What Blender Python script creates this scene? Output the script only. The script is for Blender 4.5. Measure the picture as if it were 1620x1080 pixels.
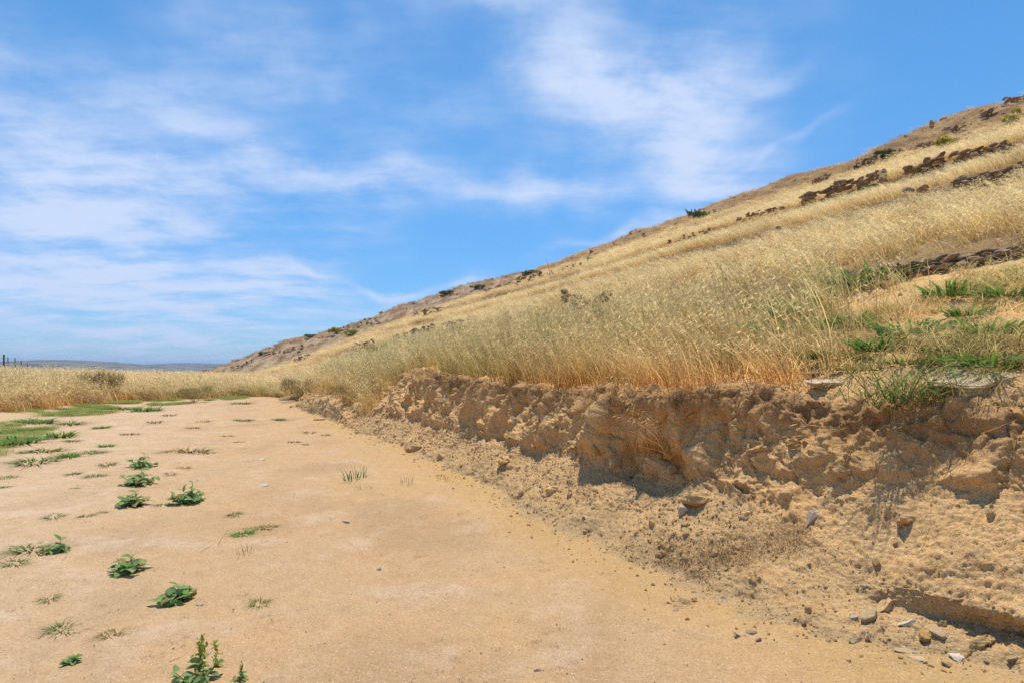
import bpy, bmesh, math, random
import numpy as np
from mathutils import Vector, Matrix

for _o in list(bpy.data.objects):
    bpy.data.objects.remove(_o)
scene = bpy.context.scene
COL = scene.collection
rng = np.random.default_rng(7)
random.seed(7)

# ------------------------------------------------------------------ camera
CAM_H = 1.2
F = 1000.0                       # focal length in photo pixels (1620 wide)
HORIZON = 585.0
cam_d = bpy.data.cameras.new('camera')
cam_d.sensor_width = 36.0
cam_d.lens = 36.0 * F / 1620.0
cam_d.shift_y = (HORIZON - 540.0) / 1620.0
cam_d.clip_start = 0.05
cam_d.clip_end = 20000
cam = bpy.data.objects.new('camera', cam_d)
cam.location = (0, 0, CAM_H)
cam.rotation_euler = (math.radians(90), 0, 0)
COL.objects.link(cam)
scene.camera = cam

# ------------------------------------------------------------------ sun, sky, exposure
SUN_EL = math.radians(76)
_saz = Vector((0.12, 0.99)).normalized()
to_sun = Vector((_saz.x * math.cos(SUN_EL), _saz.y * math.cos(SUN_EL), math.sin(SUN_EL)))
sl = bpy.data.lights.new('sun', 'SUN')
sl.energy = 3.1
sl.angle = math.radians(0.9)
sl.color = (1.0, 0.95, 0.86)
so = bpy.data.objects.new('sun', sl)
so.rotation_euler = (-to_sun).to_track_quat('-Z', 'Y').to_euler()
COL.objects.link(so)

scene.view_settings.view_transform = 'Standard'
scene.view_settings.look = 'None'
scene.view_settings.gamma = 1.0
scene.view_settings.exposure = 0.72
scene.view_settings.use_curve_mapping = False
scene.cycles.max_bounces = 6
scene.cycles.diffuse_bounces = 4
scene.cycles.glossy_bounces = 1
scene.cycles.transmission_bounces = 3
scene.cycles.volume_bounces = 0
scene.cycles.transparent_max_bounces = 6
scene.cycles.use_denoising = False
scene.cycles.denoiser = 'OPENIMAGEDENOISE'
scene.cycles.use_adaptive_sampling = True
scene.cycles.adaptive_threshold = 0.015
scene.cycles.use_light_tree = False


class NT:
    """small helper to write node trees"""
    def __init__(self, tree):
        self.t = tree
        tree.nodes.clear()

    def n(self, typ, _out=0, _props=None, **inp):
        nd = self.t.nodes.new(typ)
        for k, v in (_props or {}).items():
            setattr(nd, k, v)
        for k, v in inp.items():
            key = int(k[1:]) if k[0] == 'i' and k[1:].isdigit() else k.replace('_', ' ')
            sock = nd.inputs[key]
            if isinstance(v, bpy.types.NodeSocket):
                self.t.links.new(v, sock)
            else:
                sock.default_value = v
        return nd if _out is None else nd.outputs[_out]

    def math(self, op, a, b=0.0, c=0.0, clamp=False):
        return self.n('ShaderNodeMath', 0, {'operation': op, 'use_clamp': clamp}, i0=a, i1=b, i2=c)

    def vmath(self, op, a, b=(0, 0, 0)):
        nd = self.n('ShaderNodeVectorMath', None, {'operation': op}, i0=a, i1=b)
        return nd.outputs['Value'] if op in ('DOT_PRODUCT', 'LENGTH') else nd.outputs[0]

    def noise(self, vec, scale, detail=4.0, rough=0.55, dist=0.0, color=False):
        nd = self.n('ShaderNodeTexNoise', None, None, Vector=vec, Scale=scale, Detail=detail, Roughness=rough, Distortion=dist)
        return nd.outputs[1 if color else 0]

    def ramp(self, fac, lo, hi):
        return self.n('ShaderNodeMapRange', 0, {'interpolation_type': 'SMOOTHSTEP'}, i0=fac, i1=lo, i2=hi, i3=0.0, i4=1.0)

    def mix(self, fac, a, b, mode='MIX'):
        nd = self.t.nodes.new('ShaderNodeMix')
        nd.data_type = 'RGBA'
        nd.blend_type = mode
        for sock, v in ((nd.inputs[0], fac), (nd.inputs[6], a), (nd.inputs[7], b)):
            if isinstance(v, bpy.types.NodeSocket):
                self.t.links.new(v, sock)
            else:
                sock.default_value = v if not isinstance(v, tuple) or len(v) == 4 else (*v, 1.0)
        return nd.outputs[2]


world = bpy.data.worlds.new('World')
scene.world = world
world.use_nodes = True
world.cycles.sampling_method = 'NONE'
W = NT(world.node_tree)
sky = W.n('ShaderNodeTexSky', None, {
    'sky_type': 'NISHITA', 'sun_disc': False, 'sun_elevation': SUN_EL,
    'sun_rotation': math.atan2(_saz.x, _saz.y), 'altitude': 200.0,
    'air_density': 1.0, 'dust_density': 0.15, 'ozone_density': 3.0}).outputs[0]
# thin cirrus: soft banks of cloud at fixed bearings, frayed by noise
gen = W.n('ShaderNodeTexCoord', None).outputs['Generated']
w1c = W.noise(gen, 2.6, 3, 0.6, color=True)
w1 = W.vmath('SUBTRACT', w1c, (0.5, 0.5, 0.5))
w2 = W.vmath('SUBTRACT', W.noise(gen, 10.0, 3, 0.6, color=True), (0.5, 0.5, 0.5))
wsc = W.n('ShaderNodeVectorMath', 0, {'operation': 'SCALE'}, i0=w1, Scale=0.20)
wsc2 = W.n('ShaderNodeVectorMath', 0, {'operation': 'SCALE'}, i0=w2, Scale=0.035)
dirw = W.vmath('ADD', W.vmath('ADD', gen, wsc), wsc2)
BANKS = [  # bearing and height in photo pixels, half sizes, tilt, weight
    (40, 190, 260, 110, -12, .8), (170, 262, 150, 34, 4, .55), (90, 345, 170, 60, 0, 1.0), (130, 440, 250, 42, 4, .8),
    (340, 200, 160, 46, -16, .38), (470, 95, 230, 55, 10, .36), (600, 270, 190, 34, -3, .5), (850, 288, 130, 30, -5, .85),
    (950, 150, 140, 55, -12, 1.05), (1085, 250, 125, 80, -28, 1.0), (1160, 75, 62, 50, 30, .55), (820, 12, 110, 42, 0, .5),
    (1165, 150, 60, 32, 20, .36), (630, 424, 190, 9, -4, .55), (500, 455, 200, 26, 4, .42), (950, 366, 110, 10, 12, .4),
    (1300, 208, 80, 9, 20, .22), (160, 520, 480, 80, 0, .6), (1240, 130, 46, 18, 18, .3), (740, 190, 180, 40, -8, .22),
    (1000, 60, 120, 30, -15, .2), (330, 340, 90, 26, 5, .3)]
acc = None
for (bx, by, sx, sy, rot, wt) in BANKS:
    c = Vector(((bx - 810) / F, 1.0, (HORIZON - by) / F))
    ln = c.length
    c.normalize()
    r_ = Vector((0, 0, 1)).cross(c).normalized() * -1
    u_ = r_.cross(c)
    if u_.z < 0:
        u_ = -u_
    q = math.radians(rot)
    a_ = (r_ * math.cos(q) + u_ * math.sin(q)) * (F * ln / sx)
    b_ = (-r_ * math.sin(q) + u_ * math.cos(q)) * (F * ln / sy)
    da = W.vmath('DOT_PRODUCT', dirw, tuple(a_))
    db = W.vmath('DOT_PRODUCT', dirw, tuple(b_))
    e = W.math('MULTIPLY_ADD', da, da, W.math('MULTIPLY', db, db))
    g = W.math('EXPONENT', W.math('MULTIPLY_ADD', e, -1.0, math.log(wt)))
    acc = g if acc is None else W.math('ADD', acc, g)
sep = W.n('ShaderNodeSeparateXYZ', None, None, i0=W.vmath('ADD', gen, W.n('ShaderNodeVectorMath', 0, {'operation': 'SCALE'}, i0=w1, Scale=0.05)))
zz = W.math('MAXIMUM', W.math('ADD', sep.outputs[2], 0.12), 0.06)
plane = W.n('ShaderNodeCombineXYZ', 0, None, i0=W.math('DIVIDE', sep.outputs[0], zz), i1=W.math('DIVIDE', sep.outputs[1], zz), i2=0.0)
strk = W.n('ShaderNodeMapping', 0, None, Vector=plane, Rotation=(0, 0, math.radians(28)), Scale=(0.7, 3.0, 1.0))
n_a = W.ramp(W.math('ADD', W.math('MULTIPLY', W.noise(plane, 1.9, 6, 0.62), 0.6), W.math('MULTIPLY', W.noise(strk, 1.1, 6, 0.62), 0.4)), 0.30, 0.72)
n_b = W.n('ShaderNodeSeparateXYZ', 0, None, i0=w1c)
acc = W.math('MULTIPLY', acc, W.math('GREATER_THAN', W.n('ShaderNodeSeparateXYZ', None, None, i0=gen).outputs[1], 0.1))
body = W.math('MULTIPLY', acc, W.math('MULTIPLY_ADD', n_a, 1.45, 0.28))
veil = W.math('MULTIPLY', W.ramp(n_b, 0.36, 0.66), W.math('MULTIPLY', n_a, 0.7))
fac = W.math('ADD', body, veil)
fac = W.math('MULTIPLY', W.ramp(fac, -0.05, 1.45), 0.96, clamp=True)
hsv = W.n('ShaderNodeHueSaturation', 0, None, Hue=0.492, Saturation=1.12, Value=1.0, Color=sky)
tone = W.mix(1.0, hsv, (0.54, 0.82, 0.97, 1), 'MULTIPLY')
elev = W.n('ShaderNodeSeparateXYZ', None, None, i0=gen).outputs[2]
low = W.ramp(elev, -0.02, 0.42)
tone = W.mix(1.0, tone, W.mix(low, (0.62, 0.62, 0.76, 1), (0.92, 0.92, 0.92, 1)), 'MULTIPLY')
skycol = W.mix(fac, tone, (3.55, 4.2, 5.5, 1))
bg = W.n('ShaderNodeBackground', 0, None, Color=skycol, Strength=0.11)
W.n('ShaderNodeOutputWorld', None, None, Surface=bg)

# ------------------------------------------------------------------ noise in numpy
_P = np.random.default_rng(3).permutation(4096).astype(np.int64)
_P = np.concatenate([_P, _P, _P])
_G = np.random.default_rng(4).normal(size=(4096, 3))
_G /= np.linalg.norm(_G, axis=1)[:, None]
_G = _G.astype(np.float32)


def _hash(i, j, k):
    return _P[_P[_P[i & 4095] + (j & 4095)] + (k & 4095)]


def perlin(p):
    p = p.astype(np.float32)
    i = np.floor(p).astype(np.int64)
    f = p - i
    u = f * f * f * (f * (f * 6 - 15) + 10)
    out = 0
    for dx in (0, 1):
        wx = u[:, 0] if dx else 1 - u[:, 0]
        for dy in (0, 1):
            wy = u[:, 1] if dy else 1 - u[:, 1]
            for dz in (0, 1):
                wz = u[:, 2] if dz else 1 - u[:, 2]
                g = _G[_hash(i[:, 0] + dx, i[:, 1] + dy, i[:, 2] + dz)]
                d = g[:, 0] * (f[:, 0] - dx) + g[:, 1] * (f[:, 1] - dy) + g[:, 2] * (f[:, 2] - dz)
                out = out + wx * wy * wz * d
    return out * 1.5


def fbm(p, octs=4, gain=0.5, ridged=False):
    a, out, q = 1.0, 0, p.copy()
    for o in range(octs):
        n = perlin(q + 17.3 * o)
        out = out + a * ((1 - 2 * np.abs(n)) if ridged else n)
        q = q * 2.03
        a *= gain
    return out


def worley(p, full=True):
    """F1, F2 and the nearest cell's random number"""
    p = p.astype(np.float32)
    rg_ = (-1, 0, 1) if full else (0, 1)
    jit = 0.42 if full else 0.33
    i = np.floor(p if full else p - 0.5).astype(np.int64)
    n = len(p)
    f1 = np.full(n, 9.0, np.float32)
    f2 = np.full(n, 9.0, np.float32)
    idn = np.zeros(n, np.int64)
    for dx in rg_:
        for dy in rg_:
            for dz in rg_:
                c = i + (dx, dy, dz)
                h = _hash(c[:, 0], c[:, 1], c[:, 2])
                ft = c + np.float32(0.5) + np.float32(jit) * _G[h]
                d = ((p - ft) ** 2).sum(1)
                nw = d < f1
                f2 = np.where(nw, f1, np.minimum(f2, d))
                idn = np.where(nw, h, idn)
                f1 = np.where(nw, d, f1)
    return np.sqrt(f1), np.sqrt(f2), (idn % 997) / 997.0


def sstep(x, a, b):
    t = np.clip((x - a) / (b - a), 0, 1)
    return t * t * (3 - 2 * t)


def v3(*a):
    return np.stack(np.broadcast_arrays(*a), -1).astype(float)


# ------------------------------------------------------------------ mesh helpers
def tag(o, label=None, cat=None, group=None, kind=None):
    for k, v in (('label', label), ('category', cat), ('group', group), ('kind', kind)):
        if v:
            o[k] = v
    return o


def link(o, parent=None):
    COL.objects.link(o)
    if parent is not None:
        o.parent = parent
    return o


def raw_mesh(name, verts, faces, smooth=True, attrs=None):
    """faces: (n,k) int array"""
    me = bpy.data.meshes.new(name)
    faces = np.asarray(faces)
    n, k = faces.shape
    me.vertices.add(len(verts))
    me.vertices.foreach_set('co', np.asarray(verts, np.float32).ravel())
    me.loops.add(n * k)
    me.loops.foreach_set('vertex_index', faces.astype(np.int32).ravel())
    me.polygons.add(n)
    me.polygons.foreach_set('loop_start', np.arange(0, n * k, k, dtype=np.int32))
    me.polygons.foreach_set('use_smooth', np.full(n, smooth))
    for an, av in (attrs or {}).items():
        av = np.asarray(av, np.float32)
        at = me.attributes.new(an, 'FLOAT_COLOR', 'POINT')
        full = np.ones((len(verts), 4), np.float32)
        full[:, :av.shape[1]] = av
        at.data.foreach_set('color', full.ravel())
    me.update(calc_edges=True)
    return me


def grid_faces(r, c):
    i = np.arange(r - 1)[:, None] * c + np.arange(c - 1)[None, :]
    return np.stack([i, i + 1, i + c + 1, i + c], -1).reshape(-1, 4)


def obj(name, me, mat=None, parent=None):
    o = bpy.data.objects.new(name, me)
    if mat is not None and me is not None and not me.materials:
        me.materials.append(mat)
    return link(o, parent)


def empty(name, loc=(0, 0, 0), rz=0.0):
    o = bpy.data.objects.new(name, None)
    o.location = loc
    o.rotation_euler = (0, 0, rz)
    o.empty_display_size = 0.1
    return link(o)


def material(name):
    m = bpy.data.materials.new(name)
    m.use_nodes = True
    return m, NT(m.node_tree)


def finish(m, nt, color, rough=0.9, bump=None, bump_d=0.004, spec=0.25, extra=None):
    kw = {}
    if bump is not None:
        kw['Normal'] = nt.n('ShaderNodeBump', 0, None, Strength=1.0, Distance=bump_d, Height=bump)
    b = nt.n('ShaderNodeBsdfPrincipled', 0, None, Base_Color=color, Roughness=rough, Specular_IOR_Level=spec, **kw)
    nt.n('ShaderNodeOutputMaterial', None, None, Surface=b)
    return m

# ------------------------------------------------------------------ materials
def attr(nt, name, kind='GEOMETRY'):
    return nt.n('ShaderNodeAttribute', None, {'attribute_name': name, 'attribute_type': kind})


def make_soil(name, top, dark, ochre, pale, grain=260.0, bump_d=0.004):
    m, nt = material(name)
    pos = nt.n('ShaderNodeNewGeometry', None).outputs['Position']
    an = attr(nt, 'mask')
    a = an.outputs['Color']
    sp = nt.n('ShaderNodeSeparateColor', None, None, Color=a)
    big = nt.noise(pos, 1.3, 6, 0.6)
    mid = nt.noise(pos, 9.0, 6, 0.65)
    fine = nt.noise(pos, grain, 3, 0.7)
    gr = nt.noise(pos, grain * 0.35, 4, 0.75)
    c = nt.mix(nt.ramp(big, 0.3, 0.7), top, tuple(x * y for x, y in zip(top, (1.06, 1.0, 0.92))))
    c = nt.mix(nt.math('MULTIPLY', sp.outputs[0], nt.math('MULTIPLY_ADD', mid, 0.9, 0.5), clamp=True), c, dark)
    c = nt.mix(nt.math('MULTIPLY', sp.outputs[1], nt.math('MULTIPLY_ADD', mid, 0.8, 0.5), clamp=True), c, ochre)
    c = nt.mix(nt.math('MULTIPLY', sp.outputs[2], nt.math('MULTIPLY_ADD', mid, 1.0, 0.4), clamp=True), c, pale)
    c = nt.mix(nt.math('SUBTRACT', 1.0, an.outputs['Alpha'], clamp=True), c, (0.465, 0.302, 0.145))
    c = nt.mix(0.55, c, nt.mix(1.0, c, nt.n('ShaderNodeCombineColor', 0, None, i0=nt.math('MULTIPLY_ADD', mid, 0.7, 0.62), i1=nt.math('MULTIPLY_ADD', mid, 0.8, 0.57), i2=nt.math('MULTIPLY_ADD', mid, 0.95, 0.5)), 'MULTIPLY'))
    g = nt.math('MULTIPLY_ADD', fine, 0.95, nt.math('MULTIPLY_ADD', gr, 1.0, 0.03))
    c = nt.mix(1.0, c, nt.n('ShaderNodeCombineColor', 0, None, i0=g, i1=g, i2=g), 'MULTIPLY')
    # pale and dark grains
    vor = nt.n('ShaderNodeTexVoronoi', None, {'feature': 'F1'}, Vector=pos, Scale=grain * 0.42)
    pick = nt.n('ShaderNodeSeparateColor', None, None, Color=vor.outputs['Color'])
    near = nt.math('LESS_THAN', vor.outputs['Distance'], 0.36)
    c = nt.mix(nt.math('MULTIPLY', nt.math('MULTIPLY', nt.math('GREATER_THAN', pick.outputs[0], 0.90), near), 0.7), c, (0.62, 0.52, 0.40))
    c = nt.mix(nt.math('MULTIPLY', nt.math('MULTIPLY', nt.math('LESS_THAN', pick.outputs[0], 0.10), near), 0.7), c, tuple(x * 0.42 for x in top))
    hgt = nt.math('ADD', nt.math('MULTIPLY', fine, 0.5), nt.math('ADD', gr, nt.math('MULTIPLY', nt.noise(pos, 45.0, 5, 0.7), 2.2)))
    return finish(m, nt, c, 0.95, hgt, bump_d, 0.12)


M_TRACK = make_soil('sandy_soil', (0.465, 0.302, 0.160), (0.23, 0.135, 0.068), (0.465, 0.292, 0.112), (0.55, 0.392, 0.255), 240, 0.004)
M_BANK = make_soil('bank_soil', (0.66, 0.405, 0.178), (0.33, 0.175, 0.07), (0.56, 0.295, 0.08), (0.64, 0.43, 0.215), 170, 0.006)
M_HILL = make_soil('hill_soil', (0.44, 0.29, 0.14), (0.23, 0.13, 0.06), (0.50, 0.34, 0.14), (0.44, 0.33, 0.22), 40, 0.02)


def make_rock(name, c1, c2, scale=9.0, bump=0.012, strata=0.0, lichen=0.12):
    m, nt = material(name)
    tc = nt.n('ShaderNodeTexCoord', None).outputs['Object']
    rnd = nt.n('ShaderNodeObjectInfo', None).outputs['Random']
    off = nt.vmath('ADD', tc, nt.n('ShaderNodeCombineXYZ', 0, None, i0=nt.math('MULTIPLY', rnd, 37.0), i1=nt.math('MULTIPLY', rnd, 11.0), i2=0.0))
    if strata:
        off = nt.n('ShaderNodeMapping', 0, None, Vector=off, Scale=(1, 1, strata))
    n1 = nt.noise(off, scale, 7, 0.65)
    n2 = nt.noise(off, scale * 6, 4, 0.7)
    c = nt.mix(nt.ramp(n1, 0.32, 0.68), c1, c2)
    g = nt.math('MULTIPLY_ADD', n2, 0.9, nt.math('MULTIPLY_ADD', rnd, 0.35, 0.38))
    c = nt.mix(1.0, c, nt.n('ShaderNodeCombineColor', 0, None, i0=g, i1=g, i2=g), 'MULTIPLY')
    lich = nt.ramp(nt.noise(off, scale * 1.7, 5, 0.7), 0.62, 0.72)
    c = nt.mix(nt.math('MULTIPLY', lich, lichen), c, (0.42, 0.40, 0.34))
    return finish(m, nt, c, 0.88, nt.math('ADD', n1, nt.math('MULTIPLY', n2, 0.35)), bump, 0.2)


M_ROCK = make_rock('brown_schist', (0.27, 0.175, 0.10), (0.44, 0.31, 0.19), lichen=0.35)
M_ROCKD = make_rock('dark_schist', (0.25, 0.155, 0.085), (0.42, 0.28, 0.165), lichen=0.25)
M_STONE = make_rock('dusty_stone', (0.52, 0.355, 0.19), (0.64, 0.46, 0.27), 14, 0.008)
M_GREYSTONE = make_rock('grey_stone', (0.38, 0.285, 0.20), (0.52, 0.40, 0.29), 14, 0.008)
M_PALE = make_rock('pale_stone', (0.50, 0.40, 0.29), (0.60, 0.50, 0.38), 16, 0.004)
M_SLAB = make_rock('layered_slab', (0.50, 0.37, 0.22), (0.66, 0.53, 0.36), 6, 0.012, 5.0)
M_CLOD = make_rock('soil_clod', (0.54, 0.335, 0.145), (0.66, 0.43, 0.20), 20, 0.006)
M_DARKCLOD = make_rock('dark_clod', (0.36, 0.25, 0.165), (0.46, 0.33, 0.22), 20, 0.006)


def make_leafy(name, base=None, tip=None, inst=False, trans=0.35, vary=0.35, rough=0.7):
    """grass and leaves: colour runs from base to tip, light shows through the blade"""
    m, nt = material(name)
    gc = nt.n('ShaderNodeSeparateColor', None, None, Color=attr(nt, 'gc').outputs['Color'])
    if inst:
        cb = attr(nt, 'cbase', 'INSTANCER').outputs['Vector']
        ct = attr(nt, 'ctip', 'INSTANCER').outputs['Vector']
    else:
        cb, ct = base, tip
    c = nt.mix(gc.outputs[0], cb, ct)
    k = nt.math('MULTIPLY_ADD', gc.outputs[2], 2 * vary, 1 - vary)
    c = nt.mix(1.0, c, nt.n('ShaderNodeCombineColor', 0, None, i0=k, i1=k, i2=k), 'MULTIPLY')
    pr = nt.n('ShaderNodeBsdfPrincipled', 0, None, Base_Color=c, Roughness=rough, Specular_IOR_Level=0.25)
    tr = nt.n('ShaderNodeBsdfTranslucent', 0, None, Color=c)
    mx = nt.n('ShaderNodeMixShader', 0, None, i0=trans, i1=pr, i2=tr)
    nt.n('ShaderNodeOutputMaterial', None, None, Surface=mx)
    return m


M_GRASS = make_leafy('grass_blades', inst=True, trans=0.55)
M_TUFT = make_leafy('tuft_green', (0.15, 0.19, 0.05), (0.21, 0.28, 0.075), vary=0.45)
M_TUFTB = make_leafy('tuft_bright_green', (0.12, 0.21, 0.04), (0.17, 0.32, 0.065), vary=0.4)
M_TUFTO = make_leafy('tuft_olive', (0.26, 0.20, 0.075), (0.40, 0.34, 0.12), vary=0.45)
M_DRY = make_leafy('dried_weed', (0.17, 0.10, 0.05), (0.25, 0.165, 0.08), vary=0.5, trans=0.2)
M_STRAW = make_leafy('straw', (0.42, 0.27, 0.10), (0.58, 0.43, 0.22), vary=0.3)
M_WEED = make_leafy('weed_leaf', (0.24, 0.35, 0.12), (0.36, 0.50, 0.21), vary=0.45, trans=0.55, rough=0.9)
M_WEEDF = make_leafy('weed_flower_head', (0.26, 0.30, 0.05), (0.50, 0.50, 0.10), vary=0.45, trans=0.3)
M_STEM = make_leafy('weed_stem', (0.16, 0.15, 0.06), (0.17, 0.2, 0.08), vary=0.2, trans=0.05)
M_SHRUB = make_leafy('shrub_dark', (0.11, 0.115, 0.045), (0.20, 0.21, 0.08), vary=0.5)
M_SHRUBY = make_leafy('shrub_yellow', (0.20, 0.19, 0.03), (0.46, 0.42, 0.05), vary=0.4)
M_SHRUBO = make_leafy('shrub_olive', (0.26, 0.19, 0.07), (0.46, 0.36, 0.14), vary=0.4)
M_PETAL = make_leafy('lilac_petal', (0.36, 0.28, 0.46), (0.50, 0.42, 0.62), vary=0.2)


def plain(name, col, rough=0.7):
    m, nt = material(name)
    pos = nt.n('ShaderNodeTexCoord', None).outputs['Object']
    n1 = nt.noise(pos, 12.0, 4, 0.6)
    c = nt.mix(n1, tuple(x * 0.7 for x in col), tuple(min(1, x * 1.2) for x in col))
    return finish(m, nt, c, rough, n1, 0.003, 0.3)


M_POST = plain('weathered_post', (0.09, 0.075, 0.065))
M_WIRE = plain('fence_wire', (0.16, 0.15, 0.15), 0.5)

# ------------------------------------------------------------------ the lie of the land
# s runs along the contour (away and to the left), t runs uphill (right and away)
ES = np.array((-0.385, 0.923))
ET = np.array((0.923, 0.385))


def st2xy(s, t):
    return s * ES[0] + t * ET[0], s * ES[1] + t * ET[1]


def xy2st(x, y):
    return x * ES[0] + y * ES[1], x * ET[0] + y * ET[1]


RISERS = [(3.0, 0.0), (6.1, 0.20), (12.0, 0.22), (19.5, 0.5), (31.0, 0.35), (44.0, 0.5), (200.0, 0.0)]


def terrace_wobble(s, t):
    return 0.5 * np.sin(s * 0.23 + 1.0) + 0.35 * np.sin(s * 0.61 + t * 0.05) + sstep(t, 8, 20) * (1.6 * np.sin(s * 0.085 + t * 0.3) + 0.7 * np.sin(s * 0.31 + t * .7))


def hill_z(s, t):
    s = np.asarray(s, float)
    t = np.asarray(t, float)
    wob = terrace_wobble(s, t)
    tt = t + np.where(t > 4, sstep(t, 4, 9), 0) * wob
    z = 0.39 * t - 0.14
    for k in range(1, len(RISERS) - 1):
        ra, rb, h = RISERS[k - 1][0], RISERS[k][0], RISERS[k][1]
        ins = (tt > ra) & (tt < rb + 0.25)
        drop = np.where(tt <= rb, (tt - ra) / (rb - ra), 1 - (tt - rb) / 0.25)
        z = z - h * np.where(ins, np.clip(drop, 0, 1), 0)
    z = z - 0.006 * np.maximum(0, t - 72) ** 2
    return z


def ground_z(x, y):
    r = np.hypot(x, y)
    z = 0.00075 * np.maximum(0, r - 4) ** 2
    z = np.where(r > 22, 0.00075 * 18 ** 2 + 0.006 * (r - 22), z)
    z = np.where(r > 55, 0.441 - 0.05 * (r - 55), z)
    return np.maximum(z, -14.0)


# --- the ground sheet: the sandy track, reaching to the horizon
az = np.concatenate([np.linspace(-180, -62, 40)[:-1], np.linspace(-62, 62, 520), np.linspace(62, 180, 40)[1:]])
rad = np.concatenate([np.geomspace(0.25, 1.6, 20)[:-1], np.geomspace(1.6, 30, 360), np.geomspace(30, 9000, 70)[1:]])
AA, RR = np.meshgrid(np.radians(az), rad)
X, Y = RR * np.sin(AA), RR * np.cos(AA)
p2 = v3(X, Y, 0 * X).reshape(-1, 3)
Z = ground_z(X, Y)
fade = np.clip(1.4 - RR / 30, 0, 1)
n_big = fbm(p2 * 0.45, 4).reshape(X.shape)
n_mid = fbm(p2 * 2.2, 4).reshape(X.shape)
n_fin = fbm(p2 * np.array((14, 14, 1)), 4, 0.6).reshape(X.shape)
# faint wheel ruts along the track
S_, T_ = xy2st(X, Y)
rut = np.exp(-((T_ - 0.9 + 0.15 * np.sin(S_ * .5)) / 0.16) ** 2) + np.exp(-((T_ + 0.75 + 0.15 * np.sin(S_ * .5)) / 0.18) ** 2)
Z = Z + fade * (0.03 * n_big + 0.012 * n_mid + 0.0045 * n_fin - 0.022 * rut)
TRACK_Z = Z
mask = np.zeros((X.size, 3))
foot = np.interp(S_.ravel(), [1, 2.2, 3.3, 5, 9, 13], [2.6, 2.4, 2.2, 2.2, 2.2, 1.8])
near_foot = np.exp(-((T_.ravel() - foot) / 0.5) ** 2)
mask[:, 1] = np.clip(near_foot * 0.75 + 0.35 * sstep(n_big.ravel(), 0.1, 0.6) * sstep(T_.ravel(), -0.5, 1.2), 0, 1)
mask[:, 2] = np.clip(sstep(n_mid.ravel(), 0.05, 0.75) * 0.5 + 0.45 * sstep(-T_.ravel(), -0.3, 2.2), 0, 1) * (1 - near_foot)
mask[:, 0] = np.clip(sstep(n_fin.ravel() + 0.6 * n_mid.ravel(), 0.5, 1.1) * 0.3 + 0.26 * sstep(fbm(p2 * np.array((1.1, .5, 1)) + 40, 4).ravel(), .0, .6), 0, 1)
ground = obj('ground', raw_mesh('ground', v3(X, Y, Z).reshape(-1, 3), grid_faces(*X.shape)[:, ::-1], True, {'mask': mask}), M_TRACK)
tag(ground, 'dusty sand coloured dirt track running past the cut bank', kind='structure')

# --- the cut bank: one profile per key station, foot to lip
KEY = {
    0.3: [(2.95, 0), (3.05, .05), (3.12, .08), (3.08, .2), (3.4, .44), (3.68, .62), (3.78, .84), (3.88, .97)],
    1.6: [(2.72, 0), (2.86, .05), (2.98, .08), (2.94, .18), (3.26, .43), (3.55, .60), (3.67, .81), (3.80, .96)],
    2.1: [(2.48, 0), (2.66, .06), (2.81, .10), (2.79, .20), (3.08, .42), (3.36, .58), (3.48, .80), (3.60, .97)],
    2.5: [(2.34, 0), (2.52, .10), (2.72, .20), (2.85, .30), (3.06, .44), (3.20, .59), (3.30, .81), (3.42, .98)],
    3.0: [(2.24, 0), (2.48, .16), (2.74, .31), (2.90, .40), (3.02, .54), (3.10, .72), (3.17, .89), (3.26, 1.0)],
    3.5: [(2.20, 0), (2.46, .18), (2.72, .36), (2.88, .46), (2.96, .64), (3.02, .82), (3.05, .95), (3.14, 1.03)],
    3.85: [(2.20, 0), (2.44, .17), (2.60, .26), (2.92, .33), (3.02, .55), (2.93, .78), (2.86, .94), (2.96, 1.03)],
    4.3: [(2.20, 0), (2.44, .18), (2.60, .28), (2.92, .35), (3.00, .58), (2.92, .80), (2.86, .95), (2.96, 1.02)],
    4.65: [(2.20, 0), (2.46, .20), (2.62, .38), (2.70, .52), (2.78, .68), (2.82, .82), (2.86, .94), (2.94, 1.01)],
    5.1: [(2.20, 0), (2.45, .20), (2.66, .36), (2.80, .43), (2.86, .62), (2.90, .80), (2.92, .92), (3.01, .99)],
    6.5: [(2.25, 0), (2.44, .15), (2.62, .33), (2.72, .40), (2.79, .60), (2.85, .78), (2.88, .89), (2.98, .97)],
    8.5: [(2.20, 0), (2.40, .14), (2.54, .30), (2.62, .38), (2.72, .55), (2.80, .74), (2.84, .90), (2.96, 1.02)],
    10.4: [(2.10, 0), (2.28, .15), (2.42, .28), (2.54, .40), (2.64, .58), (2.74, .80), (2.84, .98), (2.98, 1.12)],
    11.8: [(1.88, 0), (2.08, .17), (2.24, .30), (2.40, .45), (2.54, .66), (2.66, .88), (2.80, 1.08), (2.98, 1.20)],
    13.0: [(1.78, 0), (1.92, .06), (2.06, .11), (2.20, .17), (2.36, .27), (2.50, .40), (2.64, .57), (2.82, .78)],
    14.5: [(1.70, 0), (1.84, .04), (1.98, .09), (2.12, .16), (2.28, .25), (2.46, .38), (2.64, .54), (2.86, .72)],
    18.0: [(1.20, 0), (1.42, .10), (1.64, .18), (1.88, .28), (2.1, .37), (2.36, .50), (2.62, .64), (2.86, .78)]}
ks = np.array(sorted(KEY))
kv = np.array([KEY[k] for k in sorted(KEY)], float)          # (stations, 8, 2)
sc = [0.3]
while sc[-1] < 23.5:
    sc.append(sc[-1] + 0.0031 * max(sc[-1], 1.9))
sc = np.array(sc)


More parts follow.
